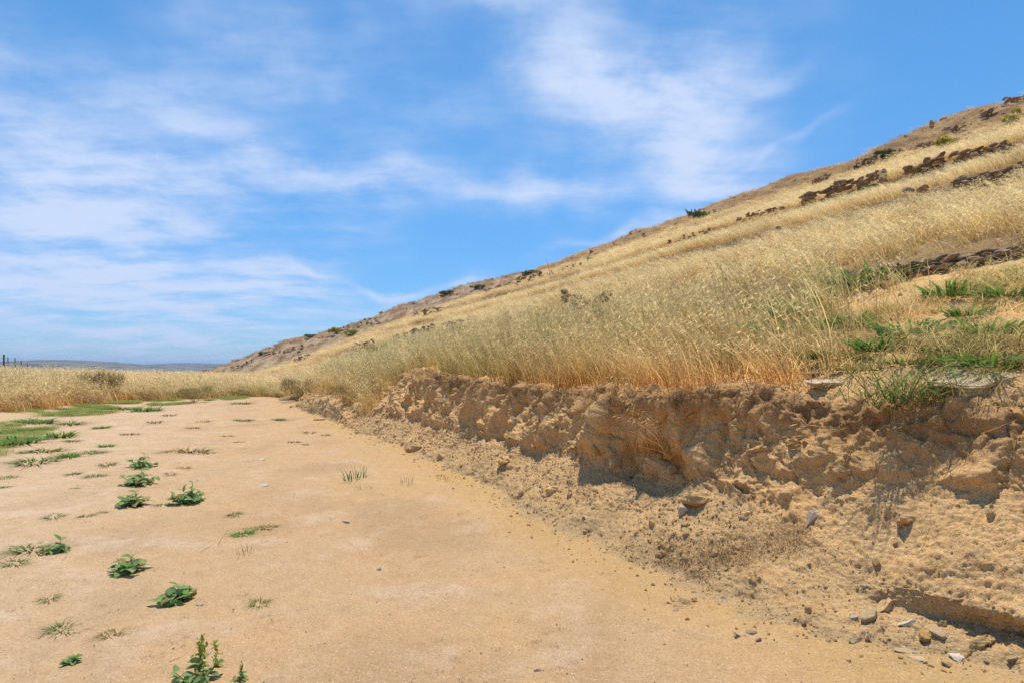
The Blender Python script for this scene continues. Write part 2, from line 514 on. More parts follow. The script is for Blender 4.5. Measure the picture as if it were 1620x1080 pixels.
def smooth_interp(x, xp, fp):
    i = np.clip(np.searchsorted(xp, x) - 1, 0, len(xp) - 2)
    w = (x - xp[i]) / (xp[i + 1] - xp[i])
    w = w * w * (3 - 2 * w) * 0.6 + w * 0.4
    return fp[i] * (1 - w) + fp[i + 1] * w


ctl = np.zeros((len(sc), 12, 2))
for a in range(8):
    for b in range(2):
        ctl[:, a + 1, b] = smooth_interp(sc, ks, kv[:, a, b])
wig = fbm(v3(sc * 1.1, 3.0, 0.0), 4) * 0.12                     # the foot and lip wander
wig2 = fbm(v3(sc * 1.5, 9.0, 0.0), 4) * 0.15
ctl[:, 1:4, 0] += wig[:, None]
ctl[:, 1, 0] += fbm(v3(sc * 4.5, 5.0, 0.0), 3) * 0.09
ctl[:, 6:9, 0] += wig2[:, None]
gz0 = ground_z(*st2xy(sc, ctl[:, 1, 0]))
ctl[:, 1, 1] = gz0 - 0.005
ctl[:, 2:5, 1] += gz0[:, None] * np.array([0.9, 0.7, 0.5])
wend = sstep(sc, 12.8, 16.0)[:, None]
ctl[:, 2:9, 1] = ctl[:, 2:9, 1] * (1 - wend) + wend * (np.maximum(hill_z(sc[:, None], ctl[:, 2:9, 0]), ground_z(*st2xy(sc[:, None], ctl[:, 2:9, 0])) - .1) - 0.03)
ctl[:, 0, 0] = ctl[:, 1, 0] - 0.45
ctl[:, 0, 1] = gz0 - 0.06
ctl[:, 9, 0] = ctl[:, 8, 0] + 0.16
hz_lip = hill_z(sc, ctl[:, 9, 0])
ctl[:, 9, 1] = np.maximum(ctl[:, 8, 1] + 0.035, 0.6 * (ctl[:, 8, 1] + 0.035) + 0.4 * hz_lip)
ctl[:, 10, 0] = 4.6
ctl[:, 10, 1] = hill_z(sc, 4.6)
ctl[:, 11, 0] = 6.02
ctl[:, 11, 1] = hill_z(sc, 6.02)
SEG = [10, 44, 44, 40, 44, 44, 34, 26, 24, 70, 46]
pr, wrow = [], []
for k, nseg in enumerate(SEG):
    for q in range(nseg):
        pr.append(k + q / nseg)
pr.append(len(SEG) * 1.0)
pr = np.array(pr)
ki = np.minimum(pr.astype(int), 10)
kw = pr - ki
prof = ctl[:, ki, :] * (1 - kw)[None, :, None] + ctl[:, ki + 1, :] * kw[None, :, None]
for _ in range(22):                                            # round the joints of the profile
    prof[:, 1:-1] = 0.25 * prof[:, :-2] + 0.5 * prof[:, 1:-1] + 0.25 * prof[:, 2:]
SS = np.repeat(sc[:, None], len(pr), 1)
TT, ZZ = prof[..., 0], prof[..., 1]
PP = np.repeat(pr[None, :], len(sc), 0)
# lateral knobs and gullies in the cut
BX, BY = st2xy(SS, TT)
B0 = v3(BX, BY, ZZ)


def normals(G):
    a = np.gradient(G, axis=0)
    b = np.gradient(G, axis=1)
    n = np.cross(a, b)
    n /= np.linalg.norm(n, axis=-1, keepdims=True) + 1e-9
    return n


N0 = normals(B0)
if N0[len(sc) // 2, 5, 2] < 0:
    N0 = -N0
flip_bank = N0 is not None
face = sstep(PP, 3.4, 4.2) * (1 - sstep(PP, 8.0, 9.0))
talus = sstep(PP, 0.9, 1.4) * (1 - sstep(PP, 3.6, 4.4))
topz = sstep(PP, 7.8, 9.0)
rightf = (1 - sstep(SS, 2.2, 3.0)) * (1 - 0.85 * sstep(PP, 5.6, 6.3))                               # the smooth scaly slope nearest the camera
farm = sstep(SS, 11.0, 13.0)
q0 = B0.reshape(-1, 3)
sh = B0.shape[:2]
disp = 0.075 * fbm(q0 * 1.7, 4).reshape(sh) * (face + 0.5 * talus + 0.45 * topz) * (1 - 0.55 * rightf)
rg = fbm(q0 * np.array((3.6, 3.6, 2.0)), 4, 0.55, ridged=True).reshape(sh)
disp += 0.05 * fbm(q0 * np.array((3.0, 3.0, 2.2)) + 7, 3).reshape(sh) * face * (1 - 0.6 * rightf)
disp += 0.042 * rg * face * (1 - rightf)
f1, f2, cid = worley(q0 * np.array((4.6, 4.6, 3.4)) + 0.5 * v3(fbm(q0 * 4, 2), fbm(q0 * 4 + 9, 2), fbm(q0 * 4 + 5, 2)))
crack = np.exp(-((f2 - f1) / 0.055) ** 2).reshape(sh)
blockm = face * (1 - 0.85 * rightf) * (1 - 0.4 * farm)
disp += blockm * (0.062 * (cid.reshape(sh) - 0.5) - 0.016 * crack * (cid.reshape(sh) > 0.5))
f1b, f2b, cidb = worley(q0 * 13.0 + 0.3 * v3(fbm(q0 * 11, 2), fbm(q0 * 11 + 9, 2), 0 * f1), False)
lump = np.clip(0.75 - f1b, 0, 1).reshape(sh)
rgh = 0.25 + 1.1 * sstep(fbm(q0 * 2.3 + 31, 3).reshape(sh), -0.25, 0.35)
clodsel = (cidb.reshape(sh) > 0.45)
disp += (talus * 0.020 + face * 0.010 * (1 - rightf) + topz * 0.024) * lump * clodsel * rgh
f1c, f2c, cidc = worley(q0 * 34.0, False)
disp += (talus * 0.008 + 0.005 * face * (1 - 0.5 * rightf) + 0.009 * topz) * np.clip(0.8 - f1c, 0, 1).reshape(sh) * (cidc.reshape(sh) > 0.4) * rgh
# flaky crust on the near slope: little scales that all dip the same way
dipc = v3(SS.ravel() * 20.0 - ZZ.ravel() * 22, ZZ.ravel() * 44 + SS.ravel() * 24, TT.ravel() * 12)
flake = fbm(dipc, 3, 0.6, ridged=True).reshape(sh)
rmask = rightf * (face + 0.5 * sstep(PP, 3.0, 3.6) * (1 - face))
disp += rmask * (0.0085 * flake + 0.036 * fbm(q0 * 3.5, 4).reshape(sh) + 0.005 * fbm(q0 * 16, 3, .6).reshape(sh))
disp += (0.010 * (1 - 0.6 * rightf) * fbm(q0 * 21, 4, 0.62).reshape(sh)) * np.clip(face + talus + topz, 0, 1)
disp += 0.0045 * fbm(q0 * 60, 2).reshape(sh) * np.clip(face + talus + topz, 0, 1)
# crumbled overhanging turf edge
edge = np.exp(-((PP - 7.35) / 0.55) ** 2)
disp += edge * (0.035 * fbm(q0 * 9, 3, 0.6).reshape(sh) + 0.008) * (1 - 0.6 * rightf)
# rain rill
rill = np.exp(-((SS - 3.42 - 0.12 * (ZZ - .5)) / 0.035) ** 2) * sstep(ZZ, 0.42, 0.55) * (1 - sstep(ZZ, 0.85, 0.95))
disp -= 0.05 * rill * face
# buttress left of the hollow
but = np.exp(-((SS - 4.72 + 0.5 * (ZZ - .55)) / 0.10) ** 2) * face * sstep(ZZ, .3, .45) * (1 - sstep(ZZ, .92, 1.0))
disp += 0.10 * but
disp *= sstep(PP, 0.15, 1.1)
disp *= 1 - 0.9 * sstep(PP, 10.6, 11)
B1 = B0 + N0 * disp[..., None]
# soil colours, with the face painted paler to lift its shade
mk = np.zeros((B1.shape[0] * B1.shape[1], 4))
nz = fbm(q0 * 3.2, 4).reshape(sh)
lipd = np.exp(-((PP - 7.5 - 0.35 * nz) / 0.75) ** 2) * (1 - 0.8 * sstep(PP, 8.1, 8.6)) * (1 - 0.75 * rightf) * (1 - 0.6 * farm)
dark = np.clip(0.75 * lipd + 0.22 * face * sstep(nz, 0.05, .7) * (1 - rightf) + 0.25 * crack * blockm, 0, 1)
litter = np.exp(-(((SS - 3.0) * 0.9 + (TT - 2.42) * 1.0) / 0.16) ** 2) * np.exp(-((SS - 2.95) / 0.55) ** 2) * talus
dark = np.clip(dark + 0.8 * litter * sstep(nz, -.4, .3), 0, 1)
och = np.exp(-((SS - 4.1) / 0.5) ** 2 - ((ZZ - 0.50) / 0.13) ** 2) * face * sstep(nz, -0.4, 0.3) * 0.9
och = np.clip(och + 0.28 * face * (1 - rightf) * sstep(-nz, 0.1, .7) + 0.5 * rightf * face * np.exp(-((ZZ - .82) / .08) ** 2) * sstep(nz, -.2, .4), 0, 1)
pal = np.clip(0.35 * talus * sstep(-nz, 0, .7) + 0.55 * rightf * sstep(PP, 3, 4) * sstep(lump.clip(0, 1) + 0.5 * nz, 0.0, .7) + .45 * topz * sstep(-nz, -.2, .6), 0, 1)
mk[:, 0], mk[:, 1], mk[:, 2] = dark.ravel(), och.ravel(), pal.ravel()
mk[:, 3] = (sstep(PP + 0.55 * nz, 1.05, 2.1) * (0.45 + 0.55 * sstep(PP, 3.2, 4.2) * (1 - 0.4 * rightf))).ravel()  # sand tone on foot and talus; face left paler to brighten its shade
bf = grid_faces(*sh)
bank = obj('earth_bank', raw_mesh('earth_bank', B1.reshape(-1, 3), bf, True, {'mask': mk}), M_BANK)
tag(bank, 'eroded earth bank cut beside the dirt track', kind='structure')
_me = bank.data
if _me.polygons[len(_me.polygons) // 2].normal.z < -0.2:
    _me.flip_normals()

# --- the hillside above
def tread(s, t):
    """0 on the stony risers, 1 on the grassy treads"""
    wob = terrace_wobble(s, t)
    tt = t + sstep(t, 4, 9) * wob
    k = np.ones_like(t)
    for rb, h in RISERS[1:-1]:
        w = 0.35 + 0.022 * t
        on = fbm(v3(s * 0.16, rb * 3.3, 0 * s), 2) > -0.08
        k = np.where(on & (tt > rb - 0.9 * w - 0.01 * rb) & (tt < rb + 0.3 + w * 0.2), 0.0, k)
    return k


tg = np.concatenate([np.geomspace(1, 1 + (140 - 5.9) / 3.0, 420)])
tg = (tg - 1) / (tg[-1] - 1)
sg = np.concatenate([np.linspace(-30, 1, 30)[:-1], 1 + np.geomspace(3, 260, 620) - 3])
SG, UG = np.meshgrid(sg, tg, indexing='ij')
tl = 5.9 - 6.1 * sstep(SG, 19.5, 22.5) - 30 * sstep(SG, 24, 60)
TG = tl + UG * (140 - tl)
HX, HY = st2xy(SG, TG)
HZ = hill_z(SG, TG)
qh = v3(HX, HY, HZ).reshape(-1, 3)
dist = np.hypot(HX, HY)
nh = fbm(qh * 0.35, 4).reshape(HX.shape)
nh2 = fbm(qh * 1.7, 4, 0.6, ridged=True).reshape(HX.shape)
nh3 = fbm(qh * 0.09, 3).reshape(HX.shape)
far = sstep(dist, 20, 60)
HZ2 = HZ + 0.10 * nh * (0.4 + far) + (0.03 + 0.10 * far) * nh2 * 0.6 + (0.5 + 0.9 * sstep(TG, 35, 60)) * nh3 * far
fa = qh * 0.9
wf1, wf2, wc = worley(fa * np.array((1, 1, .6)), False)
HZ2 += far * 0.16 * (wc.reshape(HX.shape) > 0.78) * np.clip(0.6 - wf1, 0, 1).reshape(HX.shape)
HZ2[:, 0] -= 0.3
H1 = v3(HX, HY, HZ2)
hm = np.zeros((HX.size, 3))
upper = sstep(TG + 6 * nh, 40, 52)
spurm = 0 * HX
hm[:, 0] = np.clip(0.75 * sstep(nh2, 0.2, 1.0) * (0.35 + upper + spurm) + 0.3 * upper, 0, 1).ravel()
rise_ = (tread(SG.ravel(), TG.ravel()) < 0.5)
hm[:, 0] = np.clip(hm[:, 0] + 0.55 * rise_, 0, 1)
hm[:, 1] = np.clip(0.5 * sstep(nh, -.1, .5), 0, 1).ravel() * (1 - 0.7 * spurm.ravel())
hm[:, 2] = np.clip(0.6 * sstep(-nh2, -.6, .4) * sstep(nh, -.2, .5), 0, 1).ravel() * (0.3 + 0.7 * spurm.ravel())
hill = obj('hillside', raw_mesh('hillside', H1.reshape(-1, 3), grid_faces(*HX.shape)[:, ::-1], True, {'mask': hm}), M_HILL)
tag(hill, 'dry terraced hillside rising to a stony skyline', kind='structure')
if hill.data.polygons[len(hill.data.polygons) // 3].normal.z < 0:
    hill.data.flip_normals()

# --- the far shoulder of the hill, swinging left behind the slope
gu = np.linspace(-0.75, 0.35, 420)
gy = np.concatenate([np.linspace(85, 126, 70), np.linspace(126.5, 140, 40), np.linspace(142, 260, 30)])
GU, GY = np.meshgrid(gu, gy)
cu = np.array([-.90, -.60, -.48, -.41, -.36, -.31, -.25, -.21, -.16, -.11, -.05, .01, .05, .12, .4])
cv = np.array([-.08, -.035, .001, .026, .045, .058, .073, .088, .107, .123, .140, .152, .156, .150, .10])
SX = GU * 130
SZ = CAM_H + np.interp(GU, cu, cv) * 130 - 0.36 * np.maximum(0, 130 - GY) - 0.004 * np.maximum(0, GY - 130) ** 2
qs = v3(SX, GY, SZ).reshape(-1, 3)
sn1 = fbm(qs * 0.5, 4, 0.6).reshape(SX.shape)
sn2 = fbm(qs * 0.12, 3).reshape(SX.shape)
sw1, sw2, swc = worley(qs * np.array((.55, .55, .3)), False)
SZ = SZ + 0.18 * sn1 + 0.5 * sn2 + 0.45 * (swc.reshape(SX.shape) > 0.7) * np.clip(0.6 - sw1.reshape(SX.shape), 0, 1)
sm = np.zeros((SX.size, 3))
sm[:, 0] = np.clip(0.7 + 0.9 * sn1.ravel() + 0.4 * (swc > 0.7), 0, 1)
sm[:, 2] = np.clip(0.35 - 0.8 * sn1.ravel(), 0, 1)
spur = obj('hill_shoulder', raw_mesh('hill_shoulder', v3(SX, GY, SZ).reshape(-1, 3), grid_faces(*SX.shape), True, {'mask': sm}), M_HILL)
tag(spur, 'bare stony shoulder of the hill behind the grassy slope', kind='structure')

# --- far hills across the valley
M_FAR, nt = material('far_scrub')
pos = nt.n('ShaderNodeNewGeometry', None).outputs['Position']
c = nt.mix(nt.ramp(nt.noise(pos, 0.03, 6, 0.65), 0.35, 0.62), (0.055, 0.06, 0.035), (0.20, 0.165, 0.10))
c = nt.mix(nt.ramp(nt.noise(pos, 0.12, 4, 0.7), 0.5, 0.7), c, (0.03, 0.038, 0.022))
finish(M_FAR, nt, c, 0.95)


def far_hill(label, y0, pts, deep):
    """a ridge y0 metres off with the given crest"""
    px = np.array([p[0] for p in pts], float)
    py = np.array([p[1] for p in pts], float)
    g = np.linspace(px[0], px[-1], 260)
    w = np.linspace(-1, 1.3, 60)
    G, Wd = np.meshgrid(g, w)
    crest = CAM_H + (HORIZON - np.interp(G, px, py)) / F * y0
    x = (G - 810) / F * y0
    y = y0 + Wd * deep
    base = -16.0
    shape = np.where(Wd < 0, 1 - np.abs(Wd) ** 1.6, 1 - (np.clip(Wd, 0, 9) / 1.3) ** 2)
    z = base + (crest - base) * np.clip(shape, 0, 1)
    q = v3(x, y, z).reshape(-1, 3)
    z = z + (fbm(q * 0.012, 4).reshape(x.shape) * 5 + fbm(q * 0.05, 3).reshape(x.shape) * 1.2) * np.clip(1.0 - shape + 0.12, 0, 1)
    o = obj('far_hill', raw_mesh('far_hill', v3(x, y, z).reshape(-1, 3), grid_faces(*x.shape), True), M_FAR)
    return tag(o, label, kind='structure')


far_hill('low blue hazy hill behind the wire fence', 1500.0,
         [(-900, 566), (-600, 556), (-300, 574), (-60, 578), (0, 576), (40, 571.5), (80, 568.5), (120, 569.5), (165, 574), (205, 578), (250, 582), (330, 590), (420, 600)], 420.0)
far_hill('paler second hill on the horizon beside the hillside', 2300.0,
         [(80, 600), (150, 586), (200, 580), (250, 575.5), (300, 573.5), (340, 575), (390, 577), (500, 586), (650, 600)], 500.0)

# ------------------------------------------------------------------ looking up points on the land
bpy.context.view_layer.update()
DG = bpy.context.evaluated_depsgraph_get()


def spot(px, py):
    """where the land lies in the direction of photo point (px, py)"""
    d = Vector(((px - 810) / F, 1.0, (HORIZON - py) / F)).normalized()
    hit, loc, nrm, _i, ob, _m = scene.ray_cast(DG, Vector((0, 0, CAM_H)), d)
    if not hit:
        return Vector((d.x * 60, d.y * 60, 0)), Vector((0, 0, 1)), 60.0
    return loc, nrm, (loc - Vector((0, 0, CAM_H))).dot(Vector((0, 1, 0)))


def drop(x, y, z0=60.0):
    hit, loc, nrm, _i, ob, _m = scene.ray_cast(DG, Vector((x, y, z0)), Vector((0, 0, -1)))
    return (loc, nrm) if hit else (Vector((x, y, 0)), Vector((0, 0, 1)))

# ------------------------------------------------------------------ where the rocks of the hillside stand
def spot_down(px, py):
    for k in range(0, 40, 2):
        l, n_, d = spot(px, py + k)
        if d != 60.0 and d < 400:
            return l, n_, d
    return spot(px, py + 20)


LEDGES = [  # line in the picture, rock height in picture points, rocks, material, label
    ([(1392, 438), (1450, 430), (1520, 420), (1580, 412), (1622, 404)], 20, 34, 'rock', 'layered grey brown rock ledge above the bare soil patch'),
    ([(1452, 315), (1468, 316)], 30, 2, 'rock', 'brown boulder standing alone in the straw below two ledges'),
    ([(1515, 302), (1560, 297), (1622, 283)], 15, 15, 'rock', 'low flat rocks strewn at the picture edge above the straw'),
    ([(1440, 282), (1480, 272), (1520, 263), (1550, 256), (1600, 246)], 15, 18, 'dark', 'dark brown rock ledge just under the yellow shrub'),
    ([(1275, 329), (1320, 313), (1360, 301), (1398, 290)], 13, 20, 'dark', 'long dark rock ledge ending at an upright stone'),
    ([(1558, 186), (1572, 182)], 12, 4, 'dark', 'dark rock knob standing on the skyline'),
    ([(1592, 166), (1620, 158)], 9, 4, 'dark', 'small rock pile on the very top of the skyline'),
    ([(1455, 238), (1490, 234)], 9, 6, 'rock', 'flat brown slabs a little below the skyline rock knob'),
    ([(1500, 212), (1530, 207)], 8, 6, 'dark', 'short row of dark stones just under the skyline'),
    ([(1352, 266), (1388, 256)], 8, 6, 'rock', 'stones beside the dark green shrub below the skyline'),
    ([(1288, 296), (1312, 287)], 9, 6, 'dark', 'small dark outcrop on the slope under the skyline'),
    ([(1170, 358), (1235, 340)], 8, 11, 'dark', 'thin dark ledge crossing the straw slope'),
    ([(1060, 392), (1130, 372)], 6, 10, 'dark', 'thin broken ledge on the middle of the slope'),
    ([(768, 464), (810, 453), (858, 441)], 10, 15, 'dark', 'reddish brown rock ledge where slope and bare shoulder meet'),
    ([(870, 440), (920, 424)], 7, 8, 'dark', 'row of brown stones along the skyline beside the ledge'),
    ([(540, 524), (575, 514), (600, 507)], 10, 12, 'dark', 'dark rock ledge low on the far slope beside yellow shrubs'),
    ([(655, 501), (692, 494)], 7, 8, 'dark', 'small dark ledge in straw on the far slope'),
    ([(620, 550), (660, 540), (700, 532), (725, 527)], 14, 20, 'dark', 'long dark broken rock ledge above the far end of the bank'),
    ([(560, 560), (592, 551)], 11, 8, 'dark', 'short dark ledge beside the yellow green shrub'),
    ([(466, 576), (492, 564)], 14, 6, 'dark', 'dark rock heap near the end of the track'),
    ([(420, 562), (450, 557), (475, 552)], 10, 10, 'rock', 'brown rock band at the foot of the bare shoulder'),
    ([(376, 584), (398, 573)], 9, 6, 'rock', 'pale brown rocks where the hill meets the straw field'),
    ([(895, 490), (935, 500), (962, 492)], 20, 9, 'dark', 'dark rocks half hidden behind tall oat grass'),
]
LEDGE_POS = []
for line, hpx, n, mt, lab in LEDGES:
    L = np.array(line, float)
    seg = np.linspace(0, len(L) - 1, n)
    pts = []
    for q in seg:
        i = min(int(q), len(L) - 2)
        p = L[i] + (L[i + 1] - L[i]) * (q - i)
        l, nn, d = spot_down(p[0] + rng.normal(0, hpx * .12), p[1] + rng.normal(0, hpx * .10))
        if pts and abs(d - pts[0][1]) > 0.6 * pts[0][1]:
            continue
        pts.append((l.copy(), d))
    LEDGE_POS.append(pts)
_lp = np.array([(l.x, l.y, max(0.35, hpx * d / F)) for (line, hpx, *_r), pts in zip(LEDGES, LEDGE_POS) for l, d in pts])


def clear_of(co):
    """no grass on the rocks nor right in front of them"""
    ok = np.ones(len(co), bool)
    for x, y, r in _lp:
        k = 1.0 - 2.2 * r / math.hypot(x, y)
        d1 = np.hypot(co[:, 0] - x, co[:, 1] - y)
        d2 = np.hypot(co[:, 0] - x * k, co[:, 1] - y * k)
        ok &= (d1 > 1.0 * r) & (d2 > 1.3 * r)
    return ok


# ------------------------------------------------------------------ grass
class Blades:
    """collects ribbons and small faces with the attribute gc = (height share, kind, random)"""
    def __init__(self, seed=0):
        self.v, self.f, self.a, self.n = [], [], [], 0
        self.r = np.random.default_rng(seed)

    def ribbon(self, pts, w, h0=0.0, h1=1.0, flat=None, taper=0.15, kind=0.0):
        pts = np.asarray(pts, float)
        m = len(pts)
        d = pts[-1] - pts[0]
        if flat is None:
            a = self.r.uniform(0, 2 * math.pi)
            flat = np.array((math.cos(a), math.sin(a), 0.0))
        side = np.asarray(flat, float)
        side = side / (np.linalg.norm(side) + 1e-9)
        k = np.linspace(1, taper, m)[:, None] * w * 0.5
        vs = np.empty((2 * m, 3))
        vs[0::2] = pts - side * k
        vs[1::2] = pts + side * k
        rd = self.r.random()
        hh = np.repeat(np.linspace(h0, h1, m), 2)
        self.v.append(vs)
        self.a.append(np.stack([hh, np.full(2 * m, kind), np.full(2 * m, rd)], -1))
        b = self.n + 2 * np.arange(m - 1)
        self.f.append(np.stack([b, b + 1, b + 3, b + 2], -1))
        self.n += 2 * m

    def quad(self, c, ax, ay, h=1.0, kind=1.0):
        c, ax, ay = map(np.asarray, (c, ax, ay))
        vs = np.array([c - ax, c - ay, c + ax, c + ay], float)
        rd = self.r.random()
        self.v.append(vs)
        self.a.append(np.tile((h, kind, rd), (4, 1)))
        self.f.append(np.array([[0, 1, 2, 3]]) + self.n)
        self.n += 4

    def mesh(self, name, mat):
        me = raw_mesh(name, np.concatenate(self.v), np.concatenate(self.f), True, {'gc': np.clip(np.concatenate(self.a), 0, 1)})
        me.materials.append(mat)
        return me


def stalk(B, base, h, lean, w, heads=7, seed_len=0.05, sag=0.0, seg=4):
    """a bending stem with a drooping oat-like panicle"""
    r = B.r
    base = np.asarray(base, float)
    k = np.linspace(0, 1, seg + 1)[:, None]
    top = base + np.array((lean[0], lean[1], 0)) * (k ** 1.8) + np.array((0, 0, h)) * (k - sag * k ** 3)
    B.ribbon(top, w, 0.0, 1.0, taper=0.5)
    for q in range(heads):
        kk = 1 - 0.33 * (q / max(heads, 1)) * r.uniform(0.6, 1.1)
        i = min(int(kk * seg), seg - 1)
        f = kk * seg - i
        p = top[i] * (1 - f) + top[i + 1] * f
        out = np.array((lean[0], lean[1], 0.0)) * 0.5 / (np.hypot(*lean) + 1e-6) + r.normal(0, 0.6, 3) * np.array((1, 1, .4))
        out /= np.linalg.norm(out)
        c = p + out * seed_len * 0.9
        ax = out * seed_len * 0.55 + np.array((0, 0, -0.35)) * seed_len
        sd = np.cross(ax, r.normal(size=3))
        sd = sd / (np.linalg.norm(sd) + 1e-9) * seed_len * 0.10
        B.quad(c, ax, sd, 1.0)


def blade(B, base, h, lean, w, seg=3, droop=0.35, h1=0.75):
    k = np.linspace(0, 1, seg + 1)[:, None]
    pts = np.asarray(base, float) + np.array((lean[0], lean[1], 0)) * k ** 1.5 + np.array((0, 0, h)) * (k - droop * k ** 2.5)
    B.ribbon(pts, w, 0.0, h1, taper=0.1)


PROTO = bpy.data.collections.new('grass_prototypes')
proto_n = [0]


def proto(me):
    o = bpy.data.objects.new('p%03d' % proto_n[0], me)
    PROTO.objects.link(o)
    proto_n[0] += 1
    return proto_n[0] - 1


WIND = np.array((-0.22, 0.06))
TALL, GREEN, FARC, SHORT = [], [], [], []
for v in range(6):                                # tall oat-like clumps, 1 unit high
    B = Blades(100 + v)
    for q in range(9):
        a, rr = B.r.uniform(0, 6.28), 0.2 * math.sqrt(B.r.random())
        h = B.r.uniform(0.62, 1.05)
        stalk(B, (rr * math.cos(a), rr * math.sin(a), -0.03), h, WIND * B.r.uniform(0.3, 2.0) + B.r.normal(0, 0.10, 2), 0.0095, 5, 0.060, 0.08)
    for q in range(16):
        a, rr = B.r.uniform(0, 6.28), 0.22 * math.sqrt(B.r.random())
        blade(B, (rr * math.cos(a), rr * math.sin(a), -0.03), B.r.uniform(0.35, 0.9), B.r.normal(0, 0.17, 2) + WIND * 0.8, 0.0115)
    TALL.append(proto(B.mesh('tall', M_GRASS)))
for v in range(4):                                # leafy green clumps, no heads
    B = Blades(200 + v)
    for q in range(34):
        a, rr = B.r.uniform(0, 6.28), 0.24 * math.sqrt(B.r.random())
        blade(B, (rr * math.cos(a), rr * math.sin(a), -0.03), B.r.uniform(0.4, 1.0), B.r.normal(0, 0.3, 2) + WIND * 0.4, 0.012, 4, 0.45, 1.0)
    GREEN.append(proto(B.mesh('green', M_GRASS)))
for v in range(5):                                # light clumps for the distance
    B = Blades(300 + v)
    for q in range(16):
        a, rr = B.r.uniform(0, 6.28), 0.34 * math.sqrt(B.r.random())
        h = B.r.uniform(0.5, 1.05)
        stalk(B, (rr * math.cos(a), rr * math.sin(a), -0.05), h, WIND * B.r.uniform(0.3, 1.8) + B.r.normal(0, 0.13, 2), 0.013, 4, 0.085, 0.08, 2)
    for q in range(10):
        a, rr = B.r.uniform(0, 6.28), 0.34 * math.sqrt(B.r.random())
        blade(B, (rr * math.cos(a), rr * math.sin(a), -0.05), B.r.uniform(0.3, 0.6), B.r.normal(0, 0.2, 2), 0.02, 2)
    FARC.append(proto(B.mesh('far', M_GRASS)))
for v in range(4):                                # fine dense tufts of short dry grass
    B = Blades(400 + v)
    for q in range(28):
        a, rr = B.r.uniform(0, 6.28), 0.25 * math.sqrt(B.r.random())
        blade(B, (rr * math.cos(a), rr * math.sin(a), -0.03), B.r.uniform(0.4, 1.0), B.r.normal(0, 0.25, 2) + WIND * 0.6, 0.012, 3, 0.3, 0.9)
    SHORT.append(proto(B.mesh('short', M_GRASS)))


def clod_mesh(seed, subdiv=1, dims=(1, 1, .7), cuts=7, rough=0.12, name='rock', lo=0.45, hi=0.85):
    """an angular stone: a ball shaved by planes, then roughened"""
    r = np.random.default_rng(seed)
    bm = bmesh.new()
    bmesh.ops.create_icosphere(bm, subdivisions=subdiv, radius=1.0)
    vs = np.array([v.co for v in bm.verts])
    for _ in range(cuts):
        n = r.normal(size=3)
        n /= np.linalg.norm(n)
        d = r.uniform(lo, hi)
        ex = np.maximum(vs @ n - d, 0)
        vs = vs - ex[:, None] * n * 0.96
    vs = vs * (1 + rough * fbm(vs * 1.6 + seed * 3.1, 3)[:, None] + 0.35 * rough * fbm(vs * 5 + seed, 2)[:, None])
    vs = vs * np.array(dims)
    for v, c in zip(bm.verts, vs):
        v.co = c
    me = bpy.data.meshes.new(name)
    bm.to_mesh(me)
    bm.free()
    me.polygons.foreach_set('use_smooth', np.full(len(me.polygons), False))
    return me


CLODS = []
for v in range(6):
    me = clod_mesh(500 + v, 2, (1, 0.85, 0.7), 6, 0.22)
    me.materials.append(M_CLOD)
    CLODS.append(proto(me))
PEBS = []
for v in range(4):
    me = clod_mesh(520 + v, 1, (1, 0.8, 0.55), 4, 0.15)
    me.materials.append(M_STONE if v < 3 else M_PALE)
    PEBS.append(proto(me))
LITTER = []
for v in range(4):                                # broken straw and rootlets lying about
    B = Blades(540 + v)
    for q in range(16):
        a = B.r.uniform(0, 6.28)
        p = np.append(B.r.normal(0, 0.5, 2), B.r.uniform(0, 0.25))
        d = np.array((math.cos(a), math.sin(a), B.r.normal(0, 0.25))) * B.r.uniform(0.3, 0.9)
        B.ribbon(np.array([p, p + d * 0.5 + B.r.normal(0, 0.06, 3), p + d]), 0.05, 0.2, 1.0)
    LITTER.append(proto(B.mesh('litter', M_GRASS)))


